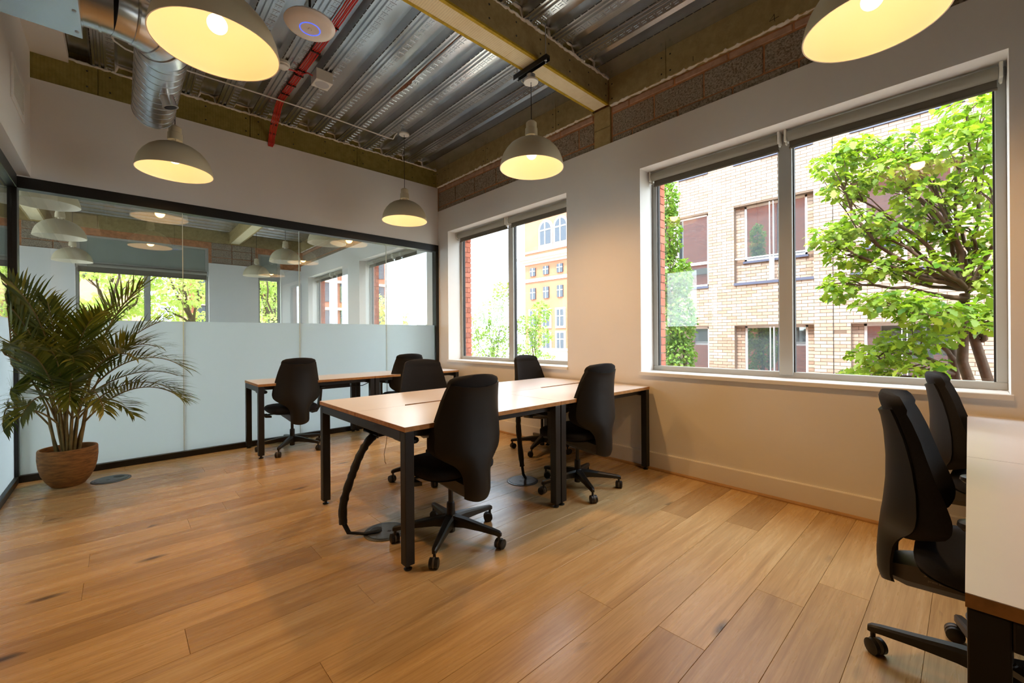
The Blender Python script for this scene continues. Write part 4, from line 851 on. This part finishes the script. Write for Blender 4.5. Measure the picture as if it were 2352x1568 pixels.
# ------------------------------------------------------------------ potted palm
palm = thing('potted_palm', 'areca palm in a round terracotta pot by the glass corner', 'potted plant', (-3.80, -0.37, 0.0))
prof = [(0.0, 0.0), (0.088, 0.0), (0.100, 0.008), (0.130, 0.050), (0.156, 0.105), (0.171, 0.170), (0.177, 0.235), (0.176, 0.300), (0.172, 0.308), (0.160, 0.308), (0.158, 0.298), (0.160, 0.255), (0.0, 0.255)]
MB().lathe(prof, 48).build('pot', M['pot'], palm, smooth=50)
MB().lathe([(0.0, 0.268), (0.05, 0.272), (0.10, 0.266), (0.14, 0.270), (0.159, 0.262)], 32).build('soil', M['soil'], palm, smooth=60)
RANG = math.atan2(rt.y, rt.x)
def frond_mesh(start, a, e0, e1, L, ll, nl, seed, stemr=0.006):
    rg = random.Random(seed); az = RANG + math.radians(a); hd = Vector((math.cos(az), math.sin(az), 0)); p = Vector(start); pts = [p.copy()]; n = 26
    cl = lambda q: Vector((max(q.x, -4.085+3.80), min(q.y, -0.06+0.37), q.z))
    for i in range(n):
        t = (i+0.5)/n; e = math.radians(e0 + (e1-e0)*t**1.6); p = p + (hd*math.cos(e) + Vector((0,0,1))*math.sin(e))*(L/n); p = cl(p); pts.append(p.copy())
    st_ = MB().tube(pts, [stemr*(1-0.75*i/n)+0.0012 for i in range(n+1)], 6); V = []; F_ = []; C_ = []
    for i in range(nl):
        t = 0.30 + 0.69*i/(nl-1); q = t*n; k = min(int(q), n-1); base = pts[k].lerp(pts[k+1], q-k); d = (pts[k+1]-pts[k]).normalized() if (pts[k+1]-pts[k]).length > 1e-6 else hd
        side = d.cross(Vector((0,0,1))); side = side.normalized() if side.length > 1e-3 else Vector((1,0,0)); upn = side.cross(d).normalized()
        for s in (-1, 1):
            tt = (t-0.30)/0.69; ln = ll*(0.45 + 0.9*math.sin(PI*(0.12+0.80*tt)))*0.75*rg.uniform(0.85, 1.12); sw = 0.75 - 0.35*tt
            dr = (d*(0.55+0.5*tt) + side*s*sw + upn*rg.uniform(0.12, 0.42)).normalized(); w = 0.0100*rg.uniform(0.85, 1.2); q0 = base.copy(); droop = rg.uniform(0.35, 1.1); cc = min(1, max(0, rg.gauss(0.35, 0.25)))
            wv = dr.cross(upn).normalized(); prev = None; segs = 5
            for g_ in range(segs+1):
                f = g_/segs; ww = w*(0.35 + 1.25*f if f < 0.4 else 0.95*(1-f)/0.6+0.02); n0 = len(V); V += [tuple(cl(q0 - wv*ww)), tuple(cl(q0 + wv*ww))]
                if prev is not None: F_.append((prev, prev+1, n0+1, n0)); C_.append(cc)
                prev = n0; q0 = q0 + (dr + Vector((0,0,-1))*droop*f*f*0.9).normalized()*(ln/segs)
    return st_, V, F_, C_
def with_rnd(name, V, F_, C_, mat, parent):
    me = bpy.data.meshes.new(name); me.from_pydata(V, [], F_); at = me.attributes.new('rnd', 'FLOAT', 'FACE'); at.data.foreach_set('value', np.array(C_, dtype=np.float32)); me.polygons.foreach_set('use_smooth', [True]*len(F_)); me.update()
    return link(name, me, mat, parent)
FRONDS = [(-5, 68, -18, 1.02, 0.34), (10, 62, -40, 1.05, 0.32), (-20, 58, -25, 0.98, 0.33), (2, 48, -42, 1.00, 0.30), (-35, 40, -45, 0.95, 0.28), (20, 55, -60, 0.92, 0.28), (-60, 66, 5, 1.02, 0.34), (-85, 70, -15, 1.0, 0.33), 
          (-112, 72, 22, 1.10, 0.32), (-118, 60, -30, 0.78, 0.27), (-108, 80, 42, 1.24, 0.33), (-70, 80, 30, 1.18, 0.33), (-30, 78, 20, 1.18, 0.33), (25, 76, 18, 1.08, 0.3), (-92, 50, -55, 0.74, 0.26), (-45, 52, -60, 0.82, 0.26),
          (30, 44, -30, 0.78, 0.24), (-15, 34, -40, 0.78, 0.22), (-90, 84, 45, 1.22, 0.33), (5, 82, 40, 1.20, 0.33), (-122, 76, 10, 0.92, 0.28), (-50, 74, -5, 1.05, 0.32), (-55, 85, 52, 1.10, 0.32), (-20, 85, 35, 1.10, 0.32), (-65, 46, -50, 0.80, 0.27), (-40, 66, -30, 0.95, 0.31)]
for i, (a, e0, e1, L, ll) in enumerate(FRONDS):
    rg = random.Random(i*13+1); rad = rg.uniform(0.01, 0.075); aa = RANG + math.radians(a) + rg.uniform(-0.6, 0.6)
    base = Vector((rad*math.cos(aa), rad*math.sin(aa), 0.265)); trunk_h = rg.uniform(0.22, 0.42)
    top = base + Vector((math.cos(aa)*0.05, math.sin(aa)*0.05, trunk_h)); cane = [base.lerp(top, f) for f in (0, 0.33, 0.66, 1.0)]
    MB().tube(cane, [0.0115, 0.0105, 0.009, 0.006], 8).build('cane', M['stem'], palm, smooth=60)
    st_, V, F_, C_ = frond_mesh(top, a, e0, e1, L*0.92, ll*0.95, 26, i*31+5)
    fr = with_rnd('frond', V, F_, C_, M['frond'], palm); st_.build('midrib', M['stem'], fr, smooth=60)
# ------------------------------------------------------------------ outside: ground, buildings, trees
tag(MB().box(-60, 90, -60, 90, -5.0, -4.5).build('ground', M['ground'], None), 'pale street paving below the windows', None, None, 'structure')
FX = 7.6
bd = thing('office_building', 'buff brick office block with recessed windows across the street', 'building')
COLS = [(-0.86, 0.62), (-3.107, -1.477), (-5.365, -3.735), (-7.62, -5.99)]; ROWS = [(-0.53, 1.40), (2.42, 4.31), (5.355, 7.24)]
inrec = lambda u, z: any(a < u < b for a, b in COLS) and any(c < z < d for c, d in ROWS)
gridwall('x', FX+0.006, FX+0.20, sorted([-9.0, 1.3] + [e for c in COLS for e in c]), [-4.5] + [e for r in ROWS for e in r] + [9.0], inrec).build('mortar_face', M['buff_mortar'], bd)
MB().box(FX+0.9, FX+6.0, -9.0, 1.3, -4.5, 9.0).build('interior_core', M['interior'], bd)
MB().box(FX+0.2, FX+6.0, 1.1, 1.3, -4.5, 9.0).box(FX+0.2, FX+6.0, -9.0, -8.8, -4.5, 9.0).box(FX+0.0, FX+6.0, -9.0, 1.3, 9.0, 9.3).build('side_walls', M['buff_mortar'], bd)
bricks = []                                                             # (x, y0, y1, z0, z1)
def lay(y0, y1, z0, z1, x, test):
    r = 0; z = z0
    while z < z1:
        y = y1 + (0.1125 if r % 2 else 0.0)
        while y > y0:
            a, b = max(y-0.215, y0), min(y, y1)
            if b - a > 0.02:
                segs = [(a, b)]
                for c, d in COLS:
                    ns = []
                    for p, q in segs:
                        if test and inrec((c+d)/2, z+0.03):
                            if q <= c or p >= d: ns.append((p, q))
                            else:
                                if p < c: ns.append((p, c))
                                if q > d: ns.append((d, q))
                        else: ns.append((p, q))
                    segs = ns
                bricks.extend((x, p, q, z, min(z+0.065, z1)) for p, q in segs if q-p > 0.015)
            y -= 0.225
        z += 0.075; r += 1
lay(-8.2, 1.28, -0.60, 7.4, FX, True)
for c, d in COLS[1:]:
    for e, f in ROWS: 
        lay(c, d, e+0.03, e+0.53, FX+0.145, False)
        lay(c, c+0.14, e+0.53, f, FX+0.145, False); lay(d-0.19, d, e+0.53, f, FX+0.145, False)
        MB().box(FX+0.152, FX+0.20, c, d, e, e+0.55).box(FX+0.152, FX+0.20, c, c+0.145, e+0.55, f).box(FX+0.152, FX+0.20, d-0.195, d, e+0.55, f).build('recess_back', M['buff_mortar'], bd)
near = sorted([i for i, b in enumerate(bricks) if b[0] == FX and b[2]-b[1] > 0.21 and -3.75 < b[1] < -0.86 and 0.4 < b[3] < 5.6], key=lambda i: (bricks[i][1]+5.386)**2 + 0.4*(bricks[i][3]-1.19)**2 + 0)[:290]
bsh = None
for i in near:
    x, p, q, z, z1_ = bricks[i]
    if bsh is None: bsh = MB().box(-0.0, 0.012, -0.1075, 0.1075, 0, 0.065).build('brick', M['beige'], bd, bevel=0.0).data; o = bpy.data.objects['brick'] if False else bd.children[-1]
    else: o = bpy.data.objects.new('brick', bsh); COL.objects.link(o); o.parent = bd
    o.location = (x, (p+q)/2, z)
ns_ = set(near); V = []; F_ = []; C_ = []
for i, (x, p, q, z, z1_) in enumerate(bricks):
    if i in ns_: continue
    n = len(V); V += [(x, p, z), (x, q, z), (x, q, z1_), (x, p, z1_), (x+0.01, p, z), (x+0.01, q, z), (x+0.01, q, z1_), (x+0.01, p, z1_)]
    F_ += [(n, n+3, n+2, n+1), (n, n+1, n+5, n+4), (n+1, n+2, n+6, n+5), (n+2, n+3, n+7, n+6), (n+3, n, n+4, n+7)]; C_ += [random.random()]*5
fb = with_rnd('brick_field', V, F_, C_, M['beige_a'], bd); fb.data.polygons.foreach_set('use_smooth', [False]*len(F_)); tag(fb, kind='stuff')
for ci, (c, d) in enumerate(COLS):
    for e, f in ROWS:
        fl_ = ci == 0; xw = FX + (0.06 if fl_ else 0.16); y0_, y1_ = (c, d) if fl_ else (c+0.14, d-0.19); z0_ = e+0.03 if fl_ else e+0.55
        MB().box(FX-0.03, FX+0.16, c-0.0, d, e-0.03, e+0.03).build('slate_sill', M['slate'], bd)
        wn = MB().box(xw, xw+0.05, y0_, y0_+0.05, z0_, f).box(xw, xw+0.05, y1_-0.05, y1_, z0_, f).box(xw, xw+0.05, y0_, y1_, z0_, z0_+0.05).box(xw, xw+0.05, y0_, y1_, f-0.05, f).build('window', M['upvc'], bd)
        MB().box(xw+0.02, xw+0.035, y0_+0.05, y1_-0.05, z0_+0.05, f-0.05).build('pane', M['dark_glass'], wn)
        if not fl_:
            MB().box(xw-0.06, xw+0.03, y0_-0.02, y1_+0.02, z0_-0.05, z0_).build('slate_sill', M['slate'], bd)
            yc = (c+d)/2; MB().box(FX+0.0, FX+0.05, yc-0.045, yc+0.045, e+0.05, z0_+0.03).box(FX+0.0, FX+0.03, yc-0.045, yc-0.03, z0_+0.03, f-0.03).box(FX+0.0, FX+0.03, yc+0.03, yc+0.045, z0_+0.03, f-0.03).build('white_post', M['upvc'], wn)
            MB().box(FX+0.06, FX+0.09, c, d, z0_+0.06, z0_+0.09).build('guard_rail', M['upvc'], wn)
        else: MB().box(xw-0.01, xw+0.05, y0_, y1_, e+0.60, e+0.67).build('transom', M['upvc'], wn)
MB().box(FX-0.004, FX+0.004, -3.452, -3.440, -4.5, 8.9).build('movement_joint', M['alu_dark'], bd)
MB().box(FX-0.09, FX-0.01, -0.10, 0.02, 2.6, 8.9).build('downpipe', M['upvc'], bd, bevel=0.01)

tw = thing('orange_tower', 'orange brick tower with paired arched windows and white stone bands', 'building')
TX = 38.0
MB().box(TX, TX+8, 18.0, 36.6, -4.5, 26.0).build('tower_wall', M['tower'], tw)
MB().box(TX-0.9, TX, 17.8, 37.3, 11.55, 11.95).box(TX-0.6, TX, 17.8, 37.0, 11.25, 11.55).box(TX-0.2, TX, 18, 36.8, 10.95, 11.25).build('cornice', M['stone'], tw)
MB().box(TX-0.15, TX, 18, 36.75, 8.55, 9.0).box(TX-0.2, TX, 18, 36.8, 12.5, 12.75).build('stone_band', M['stone'], tw)
MB().box(TX-0.4, TX, 18, 37.0, -4.5, -0.7).box(TX-0.6, TX, 18, 37.2, -0.7, -0.4).build('stone_plinth', M['stone'], tw)
for j in range(6):
    yc = 34.98 - 2.42*j
    for z0_, z1_, hw, sur in ((9.35, 10.45, 0.48, False), (6.2, 7.7, 0.48, False), (2.5, 4.6, 0.55, True), (-0.4, 1.6, 0.55, True)):
        if sur and j == 0 and z0_ > 2: pass
        if sur: MB().box(TX-0.12, TX, yc-hw-0.3, yc+hw+0.3, z0_-0.3, z1_+0.25).build('stone_surround', M['stone'], tw)
        w_ = MB().box(TX-0.16, TX-0.02, yc-hw, yc+hw, z0_, z1_).build('window', M['far_glass'], tw)
        MB().box(TX-0.2, TX-0.15, yc-0.05, yc+0.05, z0_, z1_).box(TX-0.2, TX-0.15, yc-hw, yc+hw, z0_+(z1_-z0_)*0.6-0.05, z0_+(z1_-z0_)*0.6+0.05).build('glazing_bar', M['upvc'], w_)
for yc in (32.5, 29.87, 27.2):
    def arch(hw, zb, zs, rx): return [(yc-hw, zb)] + [(yc - hw*math.cos(t), zs + hw*math.sin(t)) for t in np.linspace(0, PI, 17)] + [(yc+hw, zb)]
    for hw, zb, zs, x0_, x1_, mt, nm in ((1.22, 12.75, 15.3, TX-0.25, TX, 'stone', 'arch_surround'), (0.92, 13.3, 15.3, TX-0.30, TX-0.02, 'far_glass', 'arched_window')):
        pl_ = arch(hw, zb, zs, 0); n = len(pl_); m = MB(); m.v = [(x0_, y, z) for y, z in pl_] + [(x1_, y, z) for y, z in pl_]
        m.f = [tuple(range(n)), tuple(range(n, 2*n))] + [(i, (i+1) % n, n+(i+1) % n, n+i) for i in range(n)]; o = m.build(nm, M[mt], tw)
    MB().box(TX-0.36, TX-0.29, yc-0.06, yc+0.06, 13.3, 16.2).box(TX-0.36, TX-0.29, yc-0.9, yc+0.9, 15.1, 15.25).build('glazing_bar', M['upvc'], o)
gb = thing('glass_office', 'red and glass office block seen through the next room windows', 'building')
MB().box(0.5, 17.0, 36.0, 44.0, -4.5, 14.0).build('block_wall', M['tower'], gb)
for z in np.arange(-3.4, 13, 2.6):
    MB().box(0.4, 17.1, 35.7, 36.0, z+2.0, z+2.25).build('floor_band', M['stone'], gb)
    for x in np.arange(1.0, 16.5, 1.6): MB().box(x, x+1.3, 35.85, 36.0, z+0.2, z+1.95).build('window', M['far_glass'], gb)
rb_ = thing('brick_house', 'red brick building behind the trees beyond the next room', 'building')
MB().box(-16, -2.5, 26, 32, -4.5, 9).build('block_wall', M['pale_brick'], rb_)
for z in (-1.5, 1.5, 4.5):
    for x in np.arange(-15, -3, 2.4): MB().box(x, x+1.1, 25.9, 26.05, z, z+1.6).build('window', M['far_glass'], rb_)

OAK = [(0.0, 0.0), (0.10, 0.05), (0.18, 0.16), (0.30, 0.12), (0.42, 0.26), (0.54, 0.17), (0.68, 0.30), (0.80, 0.17), (0.92, 0.15), (1.0, 0.0)]
OAK = OAK + [(x, -y) for x, y in reversed(OAK[1:-1])]
DIA = [(0.0, 0.0), (0.45, 0.28), (1.0, 0.0), (0.45, -0.28)]
def foliage(name, blobs, size, shape, mat, parent, seed, upb=0.9, shell=0.55):
    rg = np.random.default_rng(seed); S = np.array(shape); ns = len(S); allv = []; C_ = []; nleaf = 0
    for (cx_, cy_, cz_), (rx, ry, rz_), n in blobs:
        d = rg.normal(size=(n, 3)); d /= np.linalg.norm(d, axis=1)[:, None]; rad = rg.uniform(0, 1, n)**(1/3) * (1-shell) + shell*rg.uniform(0.75, 1.02, n); rad = np.clip(rad, 0, 1.05)
        p = np.array([cx_, cy_, cz_]) + d*rad[:, None]*np.array([rx, ry, rz_])
        nm = rg.normal(size=(n, 3))*0.55 + d*0.35 + np.array([0, 0, upb]); nm /= np.linalg.norm(nm, axis=1)[:, None]
        t = rg.normal(size=(n, 3))*0.8 + d*0.6; t -= nm*np.sum(t*nm, 1)[:, None]; t /= np.linalg.norm(t, axis=1)[:, None]; b = np.cross(nm, t)
        s = size*rg.uniform(0.65, 1.25, n)
        fold = np.abs(S[:, 1])*0.45
        v = p[:, None, :] + s[:, None, None]*(S[None, :, 0:1]*t[:, None, :] + S[None, :, 1:2]*b[:, None, :]*1.1 + fold[None, :, None]*nm[:, None, :] - (S[None, :, 0:1]**2)*0.25*nm[:, None, :])
        allv.append(v.reshape(-1, 3)); C_.append(np.clip(rg.normal(0.5, 0.25, n), 0, 1)); nleaf += n
    Vv = np.concatenate(allv); C_ = np.concatenate(C_).astype(np.float32)
    me = bpy.data.meshes.new(name); me.vertices.add(len(Vv)); me.vertices.foreach_set('co', Vv.astype(np.float32).ravel()); me.loops.add(len(Vv)); me.loops.foreach_set('vertex_index', np.arange(len(Vv), dtype=np.int32))
    me.polygons.add(nleaf); me.polygons.foreach_set('loop_start', np.arange(nleaf, dtype=np.int32)*ns); me.polygons.foreach_set('loop_total', np.full(nleaf, ns, dtype=np.int32)); me.update(calc_edges=True)
    at = me.attributes.new('rnd', 'FLOAT', 'FACE'); at.data.foreach_set('value', C_)
    o = link(name, me, mat, parent); tag(o, kind='stuff'); return o
def limb(p0, p1, r0_, r1_, rg, sag=0.12, n=8):
    p0 = Vector(p0); p1 = Vector(p1); L = (p1-p0).length; a = Vector([rg.uniform(-1, 1) for _ in range(3)])*L*sag
    return [p0.lerp(p1, i/n) + a*math.sin(PI*i/n) + Vector([rg.uniform(-1, 1) for _ in range(3)])*L*0.018 for i in range(n+1)], [r0_ + (r1_-r0_)*i/n for i in range(n+1)]
def tree(name, label, root, fork, blobs, size, shape, mat, seed, r=0.12, upb=0.9, group=None, stems=1, twig=5):
    t = thing(name, label, 'tree', root, 0, group); rg = random.Random(seed); o0 = Vector(root); loc = lambda p: tuple(Vector(p)-o0)
    forks = [fork] if not isinstance(fork, list) else fork
    for f in forks:
        pts, rr = limb((rg.uniform(-0.15, 0.15), rg.uniform(-0.15, 0.15), 0), loc(f), r, r*0.6, rg, 0.03); MB().tube(pts, rr, 10).build('trunk', M['bark'], t, smooth=60)
    br = MB()
    for c, rad, n in blobs:
        f = min(forks, key=lambda q: (Vector(q)-Vector(c)).length + (2.0 if q[2] > c[2]+0.2 else 0)); st0 = Vector(f).lerp(Vector((f[0], f[1], min(f[2], c[2]-0.3))), 0.6)
        pts, rr = limb(loc(st0), loc(c), r*0.40, r*0.10, rg, 0.14); br.tube(pts, rr, 7)
        for _ in range(twig):
            d = Vector([rg.gauss(0, 1) for _ in range(3)]).normalized(); q = Vector(loc(c)) + Vector((d.x*rad[0], d.y*rad[1], d.z*rad[2]))*0.85; k = rg.randint(4, 8)
            pts2, rr2 = limb(pts[k], q, r*0.13, r*0.035, rg, 0.12, 5); br.tube(pts2, rr2, 5)
    br.build('branches', M['bark'], t, smooth=60)
    foliage('foliage', [(loc(c), rad, n) for c, rad, n in blobs], size, shape, mat, t, seed, upb); return t
B = lambda x, y, z, rx, ry, rz_, n, k=1.0: ((x, y, z), (rx, ry, rz_), n)
oak = [B(3.6, -4.15, 3.45, .45, .30, .20, 210), B(3.7, -4.40, 3.62, .4, .30, .20, 200), B(3.9, -4.85, 3.58, .45, .32, .22, 240), B(4.0, -5.40, 3.80, .45, .32, .30, 300), B(3.8, -5.35, 3.35, .5, .38, .30, 320), B(3.7, -4.75, 3.22, .5, .42, .24, 300),
       B(3.6, -4.28, 3.12, .4, .28, .20, 180), B(3.9, -5.55, 2.95, .5, .40, .32, 320), B(3.8, -5.05, 2.85, .5, .40, .26, 300), B(3.6, -4.45, 2.62, .45, .34, .22, 220), B(3.5, -4.12, 2.50, .4, .24, .18, 170), B(3.6, -4.30, 2.25, .4, .30, .20, 200),
       B(3.8, -4.80, 2.45, .5, .36, .24, 260), B(3.9, -5.40, 2.42, .5, .40, .28, 300), B(3.5, -4.22, 1.82, .35, .20, .24, 190), B(3.7, -4.60, 2.02, .4, .32, .18, 180), B(3.9, -5.55, 1.95, .5, .34, .28, 250), B(3.8, -5.05, 2.0, .45, .34, .20, 180),
       B(3.3, -4.75, 1.55, .5, .42, .17, 300), B(3.2, -5.10, 1.42, .5, .42, .18, 300), B(3.5, -5.45, 1.35, .5, .34, .18, 240), B(3.4, -4.95, 1.12, .45, .40, .16, 220), B(3.4, -4.62, .92, .45, .30, .16, 220), B(3.3, -4.50, .66, .45, .30, .13, 200), B(3.4, -4.95, .80, .45, .35, .13, 160), B(3.9, -5.65, 1.55, .5, .30, .3, 200)]
oak = [(c, (r_[0]*0.9, r_[1]*0.84, r_[2]*0.84), int(n*0.80)) for c, r_, n in oak]
tree('oak_tree', 'bright green oak tree filling the wide street window', (3.9, -5.55, -4.5), [(3.95, -5.25, 1.0), (3.85, -5.50, 1.2), (4.0, -5.62, 0.9), (3.8, -5.38, 1.7)], oak, 0.115, OAK, M['oak_leaf'], 11, 0.075, 1.1, None, 1, 6)
colm = [B(5.0, -1.10, 4.05, .28, .18, .48, 600), B(5.0, -1.10, 3.3, .32, .23, .6, 900), B(5.0, -1.08, 2.4, .34, .26, .7, 950), B(5.0, -1.05, 1.4, .36, .30, .7, 1000), B(5.0, -1.40, 2.35, .28, .15, .42, 500), B(5.0, -1.42, 1.55, .3, .20, .6, 750), B(5.0, -1.35, .7, .36, .27, .5, 800), B(5.0, -0.95, .5, .34, .27, .6, 700)]
tree('columnar_tree', 'slim columnar green tree at the left of the wide street window', (5.0, -1.1, -4.5), [(5.0, -1.0, 2.0), (5.0, -1.4, 1.0)], colm, 0.085, OAK, M['hornbeam_leaf'], 12, 0.07, 0.7, None, 1, 5)
ta = [B(7.2, 6.55, 2.75, .5, .45, .55, 380), B(6.8, 6.95, 2.1, .6, .5, .45, 420), B(6.4, 7.3, 1.5, .6, .5, .45, 380), B(7.1, 6.65, 1.45, .6, .55, .5, 460), B(6.6, 7.1, .7, .7, .6, .5, 420), B(7.2, 6.5, .6, .7, .6, .5, 420)]
tree('young_plane_tree', 'pale green young tree against the sky in the tower window', (6.9, 6.9, -4.5), (6.95, 6.8, 0.2), ta, 0.12, DIA, M['young_leaf'], 13, 0.06, 0.5, 'young street trees')
tb = [B(8.2, 5.6, 2.1, .4, .35, .45, 300), B(7.8, 6.0, 1.6, .5, .4, .4, 330), B(8.2, 5.65, 1.2, .5, .45, .4, 330), B(7.8, 5.95, .6, .6, .5, .4, 330), B(8.3, 5.5, .2, .6, .5, .35, 260)]
tree('young_plane_tree', 'pale green young tree in front of the orange tower', (8.1, 5.8, -4.5), (8.1, 5.75, -0.2), tb, 0.12, DIA, M['young_leaf'], 14, 0.06, 0.5, 'young street trees')
rgt = random.Random(5)
for i, (tx, ty, lab) in enumerate(((-6.3, 11.0, 'pale green street tree behind the far window beside the left partition'), (-3.7, 11.2, 'pale green street tree behind the left half of the wide far window'), (-1.9, 10.8, 'pale green street tree behind the right half of the wide far window'), (0.4, 11.0, 'pale green street tree behind the narrow far window'))):
    bl = [B(tx + rgt.uniform(-0.75, 0.75), ty + rgt.uniform(-0.6, 0.6), z + rgt.uniform(-0.2, 0.2), .75, .6, .45, 480) for z in np.linspace(0.2, 5.2, 14)]
    tree('street_tree', lab, (tx, ty, -4.5), (tx+0.1, ty, 1.6), bl, 0.13, DIA, M['plane_leaf'], 20+i, 0.09, 0.5, 'street trees beyond the next room')
for i, (tx, ty, lab) in enumerate(((3.0, 7.2, 'pale green street tree outside the second window beyond the glass'), (3.9, 6.4, 'pale green street tree outside the first window beyond the glass'))):
    bl = [B(tx + rgt.uniform(-0.5, 0.5), ty + rgt.uniform(-0.5, 0.5), z, .5, .5, .35, 240) for z in np.linspace(-0.4, 2.0 if i else 2.2, 7)]
    tree('street_tree', lab, (tx, ty, -4.5), (tx, ty, 0.4), bl, 0.12, DIA, M['plane_leaf'], 30+i, 0.06, 0.5, 'street trees outside the next room')
